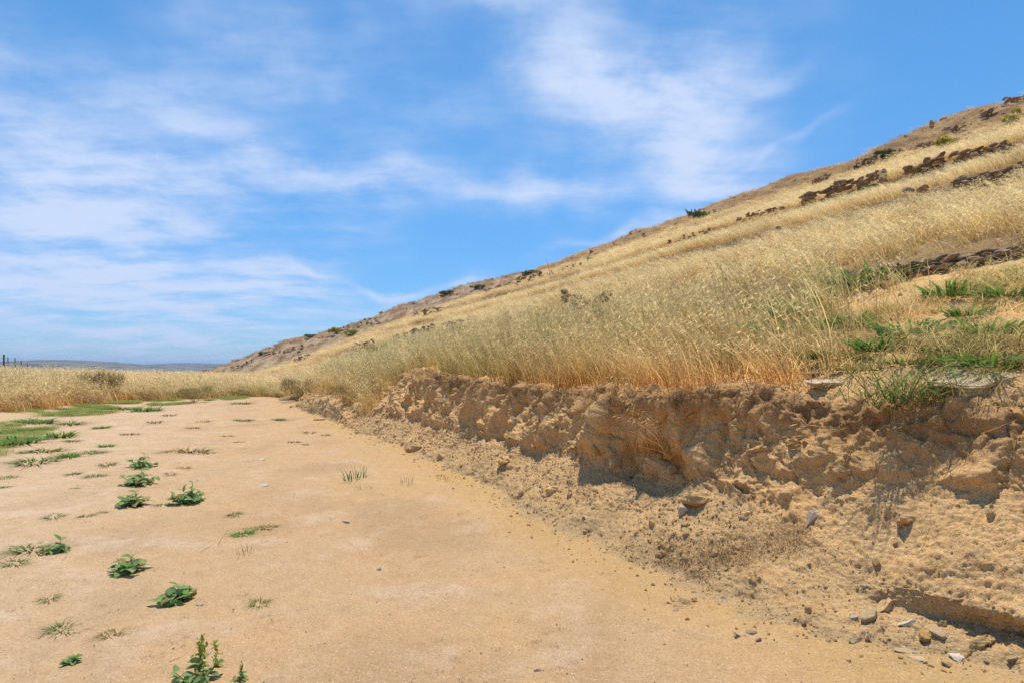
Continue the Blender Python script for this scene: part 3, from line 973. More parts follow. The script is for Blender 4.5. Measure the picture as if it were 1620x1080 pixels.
def scatter(name, co, rot, scl, idx, cbase=None, ctip=None, label=None):
    """many small alike bits as one object"""
    co = np.asarray(co, np.float32)
    n = len(co)
    me = bpy.data.meshes.new(name)
    me.vertices.add(n)
    me.vertices.foreach_set('co', co.ravel())

    def add(nm, typ, arr, key):
        at = me.attributes.new(nm, typ, 'POINT')
        at.data.foreach_set(key, np.asarray(arr).ravel())
    add('rot', 'FLOAT_VECTOR', np.asarray(rot, np.float32), 'vector')
    add('scl', 'FLOAT_VECTOR', np.asarray(scl, np.float32), 'vector')
    add('idx', 'INT', np.asarray(idx, np.int32), 'value')
    if cbase is not None:
        add('cbase', 'FLOAT_VECTOR', np.asarray(cbase, np.float32), 'vector')
        add('ctip', 'FLOAT_VECTOR', np.asarray(ctip, np.float32), 'vector')
    o = bpy.data.objects.new(name, me)
    link(o)
    ng = bpy.data.node_groups.new(name, 'GeometryNodeTree')
    ng.interface.new_socket('Geometry', in_out='INPUT', socket_type='NodeSocketGeometry')
    ng.interface.new_socket('Geometry', in_out='OUTPUT', socket_type='NodeSocketGeometry')
    N, L = ng.nodes, ng.links
    gi, go = N.new('NodeGroupInput'), N.new('NodeGroupOutput')
    iop = N.new('GeometryNodeInstanceOnPoints')
    ci = N.new('GeometryNodeCollectionInfo')
    ci.inputs['Collection'].default_value = PROTO
    ci.inputs['Separate Children'].default_value = True
    ci.inputs['Reset Children'].default_value = True
    L.new(gi.outputs[0], iop.inputs['Points'])
    L.new(ci.outputs[0], iop.inputs['Instance'])
    iop.inputs['Pick Instance'].default_value = True
    for nm, typ, sock in (('idx', 'INT', 'Instance Index'), ('rot', 'FLOAT_VECTOR', 'Rotation'), ('scl', 'FLOAT_VECTOR', 'Scale')):
        na = N.new('GeometryNodeInputNamedAttribute')
        na.data_type = typ
        na.inputs['Name'].default_value = nm
        L.new(na.outputs['Attribute'], iop.inputs[sock])
    L.new(iop.outputs[0], go.inputs[0])
    md = o.modifiers.new('scatter', 'NODES')
    md.node_group = ng
    tag(o, label, kind='stuff')
    return o


def bank_points(n, weight):
    """random points on the bank mesh, by weight x area"""
    a = np.linalg.norm(np.cross(B1[1:, :-1] - B1[:-1, :-1], B1[:-1, 1:] - B1[:-1, :-1]), axis=-1)
    w = (a * weight[:-1, :-1]).ravel()
    w = np.maximum(w, 0)
    k = rng.choice(len(w), n, p=w / w.sum())
    i, j = np.divmod(k, B1.shape[1] - 1)
    f, g = rng.random((n, 1)), rng.random((n, 1))
    return B1[i, j] * (1 - f) + B1[i + 1, j] * f + (B1[i, j + 1] - B1[i, j]) * g, SS[i, j], TT[i, j], PP[i, j]


def surf_z(s, t):
    """height of the hillside mesh at (s, t)"""
    i = np.clip(np.searchsorted(sg, s) - 1, 0, len(sg) - 2)
    fi = (s - sg[i]) / (sg[i + 1] - sg[i])
    tlo = 5.9 - 6.1 * sstep(s, 19.5, 22.5) - 30 * sstep(s, 24, 60)
    u = np.clip((t - tlo) / (140 - tlo), 0, 0.9999)
    j = np.clip(np.searchsorted(tg, u) - 1, 0, len(tg) - 2)
    fj = (u - tg[j]) / (tg[j + 1] - tg[j])
    z0 = HZ2[i, j] * (1 - fj) + HZ2[i, j + 1] * fj
    z1 = HZ2[i + 1, j] * (1 - fj) + HZ2[i + 1, j + 1] * fj
    return z0 * (1 - fi) + z1 * fi


STRAW_T = np.array((0.88, 0.70, 0.36))
STRAW_B = np.array((0.72, 0.50, 0.20))
ORANGE_B = np.array((0.74, 0.38, 0.10))
GREEN_T = np.array((0.30, 0.35, 0.085))
GREEN_B = np.array((0.26, 0.28, 0.06))
OLIVE_T = np.array((0.56, 0.50, 0.21))


def colours(n, green, orange=0.0, dark=0.0):
    """tip and base colours for n clumps; green and orange are shares 0..1"""
    green = np.broadcast_to(np.asarray(green, float), (n,))[:, None]
    orange = np.broadcast_to(np.asarray(orange, float), (n,))[:, None]
    k = rng.uniform(0.66, 1.2, (n, 1))
    tip = STRAW_T * (1 - green) + (OLIVE_T * 0.5 + GREEN_T * 0.5) * green
    tip = tip * (1 - 0.35 * orange) + np.array((0.52, 0.30, 0.10)) * 0.35 * orange
    tip = np.where(rng.random((n, 1)) < 0.3, tip * 0.7 + np.array((0.92, 0.76, 0.46)) * 0.3 * (1 - green * .5), tip)
    base = (STRAW_B * (1 - orange) + ORANGE_B * orange) * (1 - green) + GREEN_B * green
    return base * k, tip * k


def zrot(n, spread=3.14):
    return v3(rng.normal(0, 0.06, n), rng.normal(0, 0.06, n), rng.uniform(-spread, spread, n))


def put(name, label, co, height, width, kinds, green=0.0, orange=0.0, spread=0.55):
    n = len(co)
    cb, ct = colours(n, green, orange)
    h = height * rng.uniform(0.75, 1.2, n)
    wd = np.broadcast_to(width, (n,)) * rng.uniform(0.85, 1.2, n)
    return scatter(name, co, zrot(n, spread), v3(wd, wd, h), rng.choice(kinds, n), cb, ct, label)


# grass along the lip and up to the first ledge
lipt = ctl[:, 8, 0][:, None]
patch = fbm(v3(SS * 1.1, TT * 1.6, 0 * SS).reshape(-1, 3), 3).reshape(sh)
bare = sstep(3.0 + (TT - 3.4) * 0.62 - SS + 0.55 * patch, -0.55, 0.5)         # the bare patch by the slab
above = sstep(TT - lipt, 0.02, 0.16)
wlip = above * (1 - sstep(TT - lipt, 0.35, 0.75)) * (1 - bare) * sstep(SS, 2.7, 3.3) * (1 - 0.75 * sstep(SS, 10.2, 11.0) * (1 - sstep(SS, 12.6, 13.4)))
co, s_, t_, p_ = bank_points(520, wlip)
og = np.clip(1.0 - (t_ - np.interp(s_, sc, ctl[:, 8, 0])) / 0.6, 0, 1) * (1 - sstep(s_, 6.5, 9.5))
gr = np.clip(0.45 * sstep(s_, 5.2, 7.5) + rng.normal(0.05, 0.2, len(s_)), 0, 1) * (1 - 0.5 * og)
put('dry_grass', 'orange based dry grass fringing the lip of the cut bank', co, np.clip(0.36 + 0.04 * s_, .3, .64), 0.62, TALL + SHORT, gr, og)
clump = fbm(v3(SS * 2.6, TT * 3.2, 0 * SS + 4).reshape(-1, 3), 3).reshape(sh)
wmid = (0.06 + sstep(clump, -.12, .25)) * above * sstep(TT - lipt, 0.25, 0.7) * (1 - 0.9 * bare) * (1 - 0.8 * sstep(TT, 5.6, 5.9)) * (1 - 0.5 * sstep(patch, .2, .5)) + 0.8 * sstep(SS, 12.6, 13.6) * sstep(PP, 3.0, 5.0) * (1 - sstep(TT, 5.6, 5.9))
co, s_, t_, p_ = bank_points(1500, wmid)
gr = np.clip(0.40 * sstep(s_, 3.2, 5) * (1 - .5 * sstep(s_, 7, 11)) + 0.25 * sstep(fbm(v3(s_ * 0.9, t_ * 1.3, 0 * s_), 3), -.1, .4) + rng.normal(0, 0.15, len(s_)), 0, 0.9)
cl = fbm(v3(s_ * 2.6, t_ * 3.2, 0 * s_ + 4), 3)
put('oat_grass', 'tall straw and green oat grass on the slope above the bank', co, np.clip(0.42 + 0.03 * s_, .4, .66) * (1 + .45 * np.clip(cl, -.6, .6)), 0.72, TALL, gr * .8, 0.15)
co, s_, t_, p_ = bank_points(150, above * (1 - bare) * sstep(SS, 3.0, 3.6) * (1 - sstep(SS, 11, 13)) * (1 - sstep(TT - lipt, 1.6, 2.4)))
put('tall_stalks', 'taller straw stalks standing out of the oat grass', co, 0.80, 0.62, TALL, np.clip(rng.normal(.2, .2, len(co)), 0, .7), 0.1, .3)
wgrn = (1 + 2.5 * np.exp(-((SS - 4.2) / .7) ** 2 - ((TT - 5.0) / .7) ** 2)) * above * (1 - .6 * bare) * sstep(TT - lipt, 0.1, 0.6) * sstep(patch, 0.05, 0.35)
co, s_, t_, p_ = bank_points(520, wgrn + 0.0 * SS)
put('green_grass', 'green leafy grass between the straw above the bank', co, 0.26, 0.7, GREEN, rng.uniform(0.6, 1.1, len(co)))
# scattered dry wisps over the bare patch
co, s_, t_, p_ = bank_points(640, above * bare * (0.25 + sstep(patch, -.1, .3)))
put('dry_wisps', 'thin dry wisps of grass on the bare soil patch', co, 0.17, 0.42, SHORT + TALL[:3] + GREEN, np.clip(rng.normal(.4, .4, len(co)), 0, 1), .2, 3.1)


def hill_points(n, tmin, rmin, rmax, power=0.0, half=56.0):
    """random spots on the hillside, thinning out with distance"""
    out = []
    while sum(len(o) for o in out) < n:
        m = 4 * n
        a = np.radians(rng.uniform(-half, half, m))
        k = rng.random(m)
        r = rmin * (rmax / rmin) ** k if power == 0 else (rmin ** power + k * (rmax ** power - rmin ** power)) ** (1 / power)
        x, y = r * np.sin(a), r * np.cos(a)
        s, t = xy2st(x, y)
        ok = (t > tmin) & (t < 100) & ((s > 14.5) | (t > 6.15)) & (s > -25)
        ok &= ~((s > 14.5) & (t < 1.5 + 0.5 * np.sin(s) + 1.0 * (s < 19)))
        out.append(np.stack([s[ok], t[ok], r[ok]], -1))
    p = np.concatenate(out)[:n]
    s, t, r = p[:, 0], p[:, 1], p[:, 2]
    x, y = st2xy(s, t)
    z = np.where((s < 23.0) & (t < 6.0), -99, surf_z(s, t))
    low = z < -90
    for i in np.nonzero(low)[0]:
        z[i] = drop(x[i], y[i])[0].z
    return v3(x, y, z), s, t, r


co, s_, t_, r_ = hill_points(9000, 1.2, 6.0, 30.0, 1.0)
stony = fbm(v3(co[:, 0] * .3, co[:, 1] * .3, 0 * s_), 3)
keep = (tread(s_, t_) > 0.5) & clear_of(co) & (rng.random(len(s_)) > 0.8 * sstep(fbm(co * .9, 3), -.05, .3))
co, s_, t_, r_, stony = co[keep], s_[keep], t_[keep], r_[keep], stony[keep]
put('hill_grass', 'pale straw grass on the terraces of the hillside', co, np.clip(0.30 + 0.002 * r_, .2, .4) * (1 + .35 * np.clip(stony, -.6, .6)), 0.58 + 0.012 * r_, TALL,
    np.clip(rng.normal(0.02, 0.1, len(s_)) + 0.12 * sstep(10 - t_, 2, 8) * sstep(s_, 8, 14), 0, .7), np.clip(stony * 0.8, 0, .6))
co, s_, t_, r_ = hill_points(30000, 0.0, 22.0, 170.0, 1.0)
stony = fbm(v3(co[:, 0] * .12, co[:, 1] * .12, 0 * s_), 3)
up = sstep(t_ + 9 * stony, 26, 42)
keep = (tread(s_, t_) > 0.5) & clear_of(co) & (rng.random(len(s_)) > 0.90 * up) & (rng.random(len(s_)) > .6 * sstep(-stony, .15, .5))
co, s_, t_, r_, up, stony = co[keep], s_[keep], t_[keep], r_[keep], up[keep], stony[keep]
put('upper_hill_grass', 'sparse straw grass high on the hillside', co, (0.27 - 0.08 * up) * (1 + .3 * stony), 0.7 + 0.010 * r_, FARC,
    np.clip(rng.normal(0.0, 0.08, len(s_)), 0, 1), np.clip(0.25 + 0.5 * up + .3 * stony, 0, 1))

# the field of tall straw left of the track's end
eu = np.array([-1.5, -.81, -.71, -.60, -.5, -.42, -.36, -.30, -.24])
er = np.array([14.0, 15.2, 17.0, 19.5, 21.0, 22.5, 22.5, 21.0, 19.0])
n = 9000
u = rng.uniform(-1.35, -0.24, n)
y0 = np.interp(u, eu, er) + 0.9 * fbm(v3(u * 22, 0 * u, 0 * u), 3)
y = y0 + 30 * rng.random(n) ** 1.8
x = u * y
s_, t_ = xy2st(x, y)
ok = (t_ < 1.6)
x, y, y0, u, t_ = x[ok], y[ok], y0[ok], u[ok], t_[ok]
z = ground_z(x, y)
hh = 1.06 * np.clip(0.62 + 0.25 * sstep(-u, 0.42, 0.75), 0, 1) * np.clip(0.55 + 0.45 * (y - y0) / 1.5, 0.5, 1.0)
hh = hh * (1 + 0.28 * fbm(v3(x * .5, y * .5, 0 * x), 3))
frontg = np.clip(1 - (y - y0) / 2.5, 0, 1)
put('field_grass', 'tall golden straw field bordering the track', v3(x, y, z), hh, 0.95 + 0.012 * y, TALL, np.clip(rng.normal(.03, .08, len(x)) + .35 * frontg * sstep(u, -.62, -.5), 0, .7), 0.15 + 0.45 * frontg)

# low green weeds creeping out from the field edge
n = 5200
u = rng.uniform(-1.2, -0.42, n)
y = np.interp(u, eu, er) - 0.2 - np.interp(u, [-1.2, -.81, -.7, -.6, -.42], [7, 6.5, 4.0, 2.6, 1.4]) * rng.random(n) ** 1.3
x = u * y
cov = fbm(v3(x * 0.9, y * 0.75, 0 * x), 3)
ok = cov > -0.02 + 0.2 * rng.random(n)
x, y = x[ok], y[ok]
cb, ct = colours(len(x), rng.uniform(0.75, 1.15, len(x)))
scatter('creeping_weeds', v3(x, y, ground_z(x, y) + 0.01), zrot(len(x)), v3(*[rng.uniform(.32, .6, len(x))] * 2, rng.uniform(.05, .12, len(x))), rng.choice(GREEN, len(x)), cb * 1.05, ct * np.array((.85, 1.1, .8)), 'low green weeds creeping over the sand below the straw field')

# crumbs of soil on the talus, grit on the track, straw litter at the foot
co, s_, t_, p_ = bank_points(6500, talus * (0.35 + sstep(patch, -.3, .3)) * (1 - 0.6 * rightf) / (0.6 + SS * 0.25) + 0.10 * topz * bare + 0.05 * face * rightf)
sz = np.minimum(0.005 + 0.010 * rng.random(len(co)) ** 3 + 0.022 * (rng.random(len(co)) > 0.975), 0.03) * (0.7 + 0.1 * s_)
scatter('soil_crumbs', co, v3(*rng.uniform(0, 6.28, (3, len(co)))), v3(sz, sz, sz), rng.choice(CLODS, len(co)), label='crumbled soil lying on the foot of the bank')
n = 2400
s_ = rng.uniform(0.8, 14, n) ** 1.0
t_ = np.interp(s_, sc, ctl[:, 1, 0]) + 0.05 - rng.exponential(0.13, n)
x, y = st2xy(s_, t_)
keep = rng.random(n) < 3.0 / (1.2 + s_)
x, y, s_ = x[keep], y[keep], s_[keep]
gz = np.array([drop(x[i], y[i], 3.0)[0].z for i in range(len(x))])
sz = (0.004 + 0.012 * rng.random(len(x)) ** 3) * (0.7 + .1 * s_)
scatter('spilled_crumbs', v3(x, y, gz), v3(*rng.uniform(0, 6.28, (3, len(x)))), v3(sz, sz, sz), rng.choice(CLODS, len(x)), label='crumbs of earth spilled from the bank onto the track')
n = 8200
a = np.radians(rng.uniform(-55, 55, n))
r = 2.0 * (16 / 2.0) ** rng.random(n)
x, y = r * np.sin(a), r * np.cos(a)
s_, t_ = xy2st(x, y)
ft = np.interp(s_, sc, ctl[:, 1, 0])
ok = (t_ < ft + 0.15) & (rng.random(n) < 0.35 + 0.65 * np.exp(-((t_ - ft) / .5) ** 2))
x, y, r = x[ok], y[ok], r[ok]
sz = (0.0022 + 0.006 * rng.random(len(x)) ** 4) * (0.8 + 0.08 * r)
gz = []
for i in range(len(x)):
    gz.append(drop(x[i], y[i], 3.0)[0].z)
scatter('grit', v3(x, y, np.array(gz)), v3(*rng.uniform(0, 6.28, (3, len(x)))), v3(sz, sz, sz * .8), rng.choice(PEBS, len(x)), label='fine grit and pebbles strewn over the dirt track')
n = 700
a = np.radians(rng.uniform(-52, 40, n))
r = 2.2 * (20 / 2.2) ** rng.random(n)
x, y = r * np.sin(a), r * np.cos(a)
s_, t_ = xy2st(x, y)
ok = (t_ < np.interp(s_, sc, ctl[:, 1, 0]) - .05) & (fbm(v3(x * .6, y * .6, 0 * x), 2) > -.1)
x, y, r = x[ok], y[ok], r[ok]
gz = np.array([drop(x[i], y[i], 3.0)[0].z for i in range(len(x))])
m = len(x)
cb = np.tile((0.17, 0.10, 0.05), (m, 1)) * rng.uniform(.7, 1.6, (m, 1))
sz = rng.uniform(.012, .034, m) * (.8 + .07 * r)
scatter('twigs', v3(x, y, gz + .002), v3(rng.normal(0, .1, m), rng.normal(0, .1, m), rng.uniform(0, 6.28, m)), v3(sz * 1.4, sz * 1.4, sz * .4), rng.choice(LITTER[:2], m), cb, cb * 1.5, 'tiny twigs and bits of dead weed strewn on the track')
wl = litter * 1.0 + 0.012 * talus + 0.10 * np.exp(-((PP - 7.9) / .5) ** 2) * (1 - rightf)
co, s_, t_, p_ = bank_points(1500, wl)
cb = np.tile((0.16, 0.085, 0.04), (len(co), 1)) * rng.uniform(.7, 1.4, (len(co), 1))
ct = np.tile((0.30, 0.18, 0.085), (len(co), 1)) * rng.uniform(.7, 1.3, (len(co), 1))
sz = rng.uniform(.03, .06, len(co))
scatter('straw_litter', co + (0, 0, .004), v3(rng.normal(0, .4, len(co)), rng.normal(0, .4, len(co)), rng.uniform(0, 6.28, len(co))), v3(sz, sz, sz), rng.choice(LITTER, len(co)), cb, ct, 'brown straw litter and rootlets on the bank')

# roots and dead grass hanging from the turf edge
we = np.exp(-((PP - 7.35) / 0.35) ** 2) * (1 - 0.7 * rightf) * sstep(SS, 2.4, 3.0) * (1 - sstep(SS, 12, 13)) * (0.15 + sstep(clump, -.05, .3))
co, s_, t_, p_ = bank_points(420, we)
m = len(co)
cb = np.tile((0.20, 0.115, 0.055), (m, 1)) * rng.uniform(.7, 1.6, (m, 1))
ct = np.tile((0.46, 0.31, 0.15), (m, 1)) * rng.uniform(.6, 1.3, (m, 1))
hh = rng.uniform(.05, .16, m)
scatter('hanging_roots', co, v3(rng.uniform(1.5, 2.7, m), rng.normal(0, .2, m), -1.176 + rng.normal(0, .6, m)), v3(hh * 1.6, hh * 1.6, hh), rng.choice(SHORT, m), cb, ct, 'brown roots and dead grass hanging from the turf edge of the bank')

# low brown scrub on the stony top of the slope
co, s_, t_, r_ = hill_points(15000, 10.0, 18.0, 150.0, 1.0)
stn = fbm(v3(co[:, 0] * .12, co[:, 1] * .12, 0 * s_), 3)
keep = (rng.random(len(s_)) < 0.9 * sstep(t_ + 9 * stn, 26, 42) + 0.8 * (tread(s_, t_) < .5)) & clear_of(co)
co, s_, t_, r_ = co[keep], s_[keep], t_[keep], r_[keep]
m = len(co)
kk = rng.uniform(.65, 1.35, (m, 1))
hh = 0.18 * rng.uniform(.7, 1.5, m)
scatter('brown_scrub', co, zrot(m), v3(.6 + .010 * r_, .6 + .010 * r_, hh), rng.choice(FARC, m), np.tile((0.26, 0.15, 0.07), (m, 1)) * kk, np.tile((0.44, 0.285, 0.14), (m, 1)) * kk, 'low brown dried scrub on the stony upper slope')

# scree: small stones too many to tell apart, high on the slope
SCREE = []
for v in range(5):
    me = clod_mesh(560 + v, 2, (1, 0.7, 0.5), 8, 0.10)
    me.materials.append(M_ROCKD if v % 2 else M_ROCK)
    SCREE.append(proto(me))
co, s_, t_, r_ = hill_points(5200, 6.5, 14.0, 150.0, 1.0)
stn = fbm(v3(co[:, 0] * .2, co[:, 1] * .2, 0 * s_), 3)
keep = rng.random(len(s_)) < 0.10 + 0.5 * sstep(t_ + 9 * stn, 30, 46) + 0.75 * (tread(s_, t_) < .5)
co, s_, t_, r_ = co[keep], s_[keep], t_[keep], r_[keep]
sz = (0.03 + 0.20 * rng.random(len(s_)) ** 3) * (0.5 + 0.016 * r_)
scatter('scree', co + np.stack([0 * sz, 0 * sz, .25 * sz], -1), v3(rng.normal(0, .3, len(s_)), rng.normal(0, .3, len(s_)), rng.uniform(0, 6.28, len(s_))), v3(sz * 1.4, sz, sz), rng.choice(SCREE, len(s_)), label='scattered small stones on the upper hillside')

# low scrub and stones on the bare shoulder
k = rng.integers(0, SX.size, 5200)
ps_ = v3(SX, GY, SZ).reshape(-1, 3)[k]
ps_ = ps_[(ps_[:, 1] < 142)]
m = len(ps_)
gs = (fbm(ps_ * .11 + 3, 3) > .12)[:, None]
kk = rng.uniform(.6, 1.4, (m, 1))
scatter('shoulder_scrub', ps_, zrot(m), v3(rng.uniform(.9, 2.0, m), rng.uniform(.9, 2.0, m), rng.uniform(.18, .5, m)), rng.choice(FARC, m),
        np.where(gs, (0.10, 0.105, 0.045), (0.19, 0.135, 0.075)) * kk, np.where(gs, (0.17, 0.185, 0.075), (0.33, 0.245, 0.14)) * kk, 'grey brown and green scrub covering the bare shoulder of the hill')

n = 1500
k = rng.integers(0, SX.size, n)
py_ = v3(SX, GY, SZ).reshape(-1, 3)[k]
ok = (py_[:, 1] < 140) & (fbm(py_ * .25, 3) > -0.1)
py_ = py_[ok] + np.append(rng.normal(0, .4, 2), 0)
sz = 0.12 + 0.5 * rng.random(len(py_)) ** 3
scatter('shoulder_stones', py_, v3(rng.normal(0, .3, len(py_)), rng.normal(0, .3, len(py_)), rng.uniform(0, 6.28, len(py_))), v3(sz * 1.5, sz, sz * .7), rng.choice(SCREE, len(py_)), label='small rocks scattered on the bare shoulder of the hill')

# ------------------------------------------------------------------ rocks of the hillside
ROCKV = {}
for key, mt in (('rock', M_ROCK), ('dark', M_ROCKD), ('grey', M_GREYSTONE)):
    ROCKV[key] = []
    for v in range(6):
        me = clod_mesh(600 + v + len(key) * 10, 3, (1, 0.75, 0.55 + 0.1 * (v % 3)), 13, 0.16)
        me.materials.append(mt)
        ROCKV[key].append(me)
for (line, hpx, n, mt, lab), pts in zip(LEDGES, LEDGE_POS):
    root = empty('rock_ledge' if n > 3 else 'boulder', pts[0][0])
    tag(root, lab, 'rock ledge' if n > 3 else 'boulder', 'rock outcrops on the hillside')
    near = hpx >= 20 and n > 10
    for l, d in pts:
        h = min(hpx * d / F, 0.55)
        lift = 0.0 if near else min(0.2, 0.012 * d)
        rows = 1 if n <= 3 else 3
        for q in range(rows):
            if rows == 3 and random.random() < 0.12:
                continue
            o = obj('rock', random.choice(ROCKV[mt]), None, root)
            k = random.uniform(0.5, 1.05) * h * (0.62 if rows == 3 else 0.8)
            o.location = l - pts[0][0] + Vector((random.gauss(0, .3 * h), random.gauss(0, .2 * h) + .18 * h * q, lift + (0.05 + 0.32 * q) * h + random.gauss(0, .05 * h)))
            o.rotation_euler = (random.gauss(0, .2), random.gauss(0.1, .2), random.gauss(2.0, .6))
            o.scale = (k * random.uniform(1.0, 1.9), k * random.uniform(.8, 1.2), k * random.uniform(.5, .85)) if rows == 3 else (k * .8, k * .7, k * .8)
l, _n, d = spot_down(1398, 292)
up = clod_mesh(660, 3, (0.7, 0.5, 1.3), 8, .1, 'standing_stone')
o = obj('standing_stone', up, M_ROCK)
o.location = l + Vector((0, 0, .2))
o.scale = (0.012 * d,) * 3
tag(o, 'upright brown stone at the end of the long dark ledge', 'stone', 'rock outcrops on the hillside')

# ------------------------------------------------------------------ loose stones and clods near the track
STONES = [  # px, py, width, height (picture points), material, yaw, label
    (1285, 818, 36, 46, 'grey', .4, 'smooth grey brown stone stuck in the middle of the bank slope'),
    (1105, 789, 44, 26, 'clod', .2, 'flat tan clod tilted on the slope below the hollow'),
    (1083, 806, 34, 22, 'pale', 1.1, 'pale flat stone lying just under the tilted clod'),
    (976, 730, 26, 30, 'stone', .8, 'pale wedge of stone inside the hollow'),
    (1046, 734, 46, 18, 'stone', .1, 'long pale stone lying in the hollow'),
    (943, 712, 30, 16, 'ochre', .3, 'yellow ochre stone at the mouth of the hollow'),
    (1068, 741, 24, 16, 'stone', .6, 'small pinkish stone at the end of the long pale one'),
    (1433, 812, 42, 26, 'clod', .2, 'rounded clod hanging below the crack in the bank'),
    (1375, 972, 48, 28, 'stone', -.3, 'pointed brown stone at the foot of the bank with a white pebble beside it'),
    (1348, 975, 15, 12, 'white', 0, 'white pebble touching the pointed brown stone'),
    (1403, 955, 34, 26, 'clod', .5, 'round clod behind the pointed brown stone'),
    (1356, 1010, 30, 20, 'stone', .2, 'brown stone low on the debris apron, leftmost of the larger ones'),
    (1372, 1006, 18, 18, 'stone', 1.2, 'small upright stone leaning on the leftmost apron stone'),
    (1436, 985, 28, 14, 'pale', .2, 'flat pale stone in the middle of the debris apron'),
    (1462, 1002, 30, 24, 'ochre', .9, 'yellowish angular stone in the middle of the debris apron'),
    (1486, 1000, 30, 26, 'stone', 2.2, 'brown angular stone next to the yellowish one'),
    (1515, 1037, 26, 20, 'pale', .1, 'pale rounded stone lowest right on the debris apron'),
    (1432, 1027, 34, 12, 'stone', 0, 'thin flat stone lying low on the debris apron'),
    (1452, 1041, 36, 12, 'stone', -.2, 'long flat stone at the lower edge of the debris apron'),
    (1446, 1032, 10, 8, 'white', 0, 'tiny white pebble between the two flat stones'),
    (1548, 1018, 34, 16, 'clod', .3, 'brown clod near the shadowed undercut of the bank'),
    (1565, 1010, 22, 12, 'clod', 1.0, 'smaller clod beside the one near the shadowed undercut'),
    (1500, 1051, 26, 12, 'stone', .4, 'half buried stone under the pale rounded stone'),
    (1530, 1066, 12, 9, 'white', .4, 'white chip near the lower right corner'),
    (1600, 1040, 30, 14, 'stone', .4, 'flat brown stone near the right picture edge at the bank foot'),
    (1368, 926, 12, 8, 'lilac', 0, 'small lilac grey pebble on the bank foot'),
    (1080, 958, 30, 22, 'clod', .2, 'largest tan clod of the little heap on the sand'),
    (1064, 948, 16, 12, 'clod', 1.2, 'small clod on the far side of the little heap'),
    (1098, 950, 14, 12, 'clod', .6, 'small clod at the bank side of the little heap'),
    (1071, 964, 12, 9, 'darkclod', .6, 'dark crumb in front of the little heap'),
    (1120, 933, 16, 12, 'clod', 0, 'round clod between the little heap and the bank'),
    (1145, 944, 18, 14, 'darkclod', .4, 'dark grey clod nearest the straw litter'),
    (1166, 1007, 15, 13, 'darkclod', .7, 'dark clod at the near end of the three on bare sand'),
    (1200, 1012, 16, 12, 'darkclod', .1, 'dark clod furthest right of the three on bare sand'),
    (1186, 1000, 22, 9, 'darkclod', .2, 'flat dark crust piece between two dark clods'),
    (1168, 968, 9, 6, 'darkclod', 0, 'single tiny dark clod above the three on bare sand'),
    (853, 1059, 15, 8, 'darkclod', .5, 'curled dark flake alone on the sand at the picture bottom'),
    (570, 946, 26, 10, 'pale', .3, 'whitish stone flush with the middle of the track'),
    (600, 900, 12, 10, 'pale', 0, 'small whitish stone further up the middle of the track'),
    (1005, 937, 44, 10, 'pale', .1, 'long pale rock flush with the sand before the little heap'),
    (318, 956, 16, 10, 'white', .3, 'white pebble beside the two leafy weeds'),
    (547, 826, 12, 7, 'pale', 0, 'tiny whitish stone far up the middle of the track'),
    (413, 726, 14, 5, 'pale', 0, 'flat whitish stone on the far part of the track'),
    (415, 768, 24, 5, 'pale', .1, 'long flat whitish stone on the left rut of the track'),
    (754, 696, 9, 9, 'white', 0, 'tiny white stone at the foot of the shaded bank face'),
    (310, 932, 11, 6, 'stone', 0, 'small brown pebble above the white pebble'),
    (1358, 470, 15, 13, 'white', 0, 'white stone lying in the grass above the bare patch'),
    (1608, 466, 42, 22, 'grey', .2, 'grey stone cut by the right picture edge on the bare patch'),
    (1480, 495, 20, 12, 'clod', .4, 'brown stone in the middle of the bare patch'),
    (1237, 577, 30, 22, 'grey', .4, 'purplish grey stone in the grass behind the lip'),
    (1320, 604, 74, 20, 'slab', .15, 'pale flat slab on the lip of the bank'),
    (1297, 590, 46, 12, 'slab', .3, 'thin pale slab behind the flat one on the lip'),
    (1602, 515, 30, 12, 'grey', .2, 'grey stone beside the bright green tuft'),
    (632, 577, 44, 18, 'ochre', .3, 'orange brown rock sticking out of the far mound'),
    (690, 603, 20, 12, 'stone', .3, 'angular stone on top of the far end of the bank'),
    (565, 645, 18, 12, 'stone', .2, 'tan stone at the far end of the bank foot'),
    (505, 664, 16, 9, 'clod', .2, 'tan clod on the crumbled far end of the bank'),
    (660, 710, 26, 14, 'clod', .2, 'tan clod at the foot of the far bank face'),
    (800, 727, 26, 15, 'clod', .8, 'tan clod on the loose slope below the shaded face'),
    (700, 722, 18, 10, 'clod', .1, 'small clod on the lower rim of the loose slope'),
    (875, 775, 22, 14, 'clod', .1, 'clod on the loose slope left of the hollow'),
    (1330, 745, 26, 18, 'clod', .1, 'clod stuck under the pale band of the bank'),
    (1180, 815, 24, 16, 'clod', .4, 'clod on the slope left of the smooth grey brown stone'),
]
SM = {'grey': M_GREYSTONE, 'clod': M_CLOD, 'pale': M_PALE, 'stone': M_STONE, 'white': M_PALE, 'darkclod': M_DARKCLOD, 'slab': M_SLAB,
      'ochre': make_rock('ochre_stone', (0.42, 0.23, 0.075), (0.52, 0.32, 0.12), 10, .008), 'lilac': make_rock('lilac_stone', (0.40, 0.33, 0.34), (0.5, 0.43, 0.44), 10, .004)}
CAMV = Vector((0, 0, CAM_H))
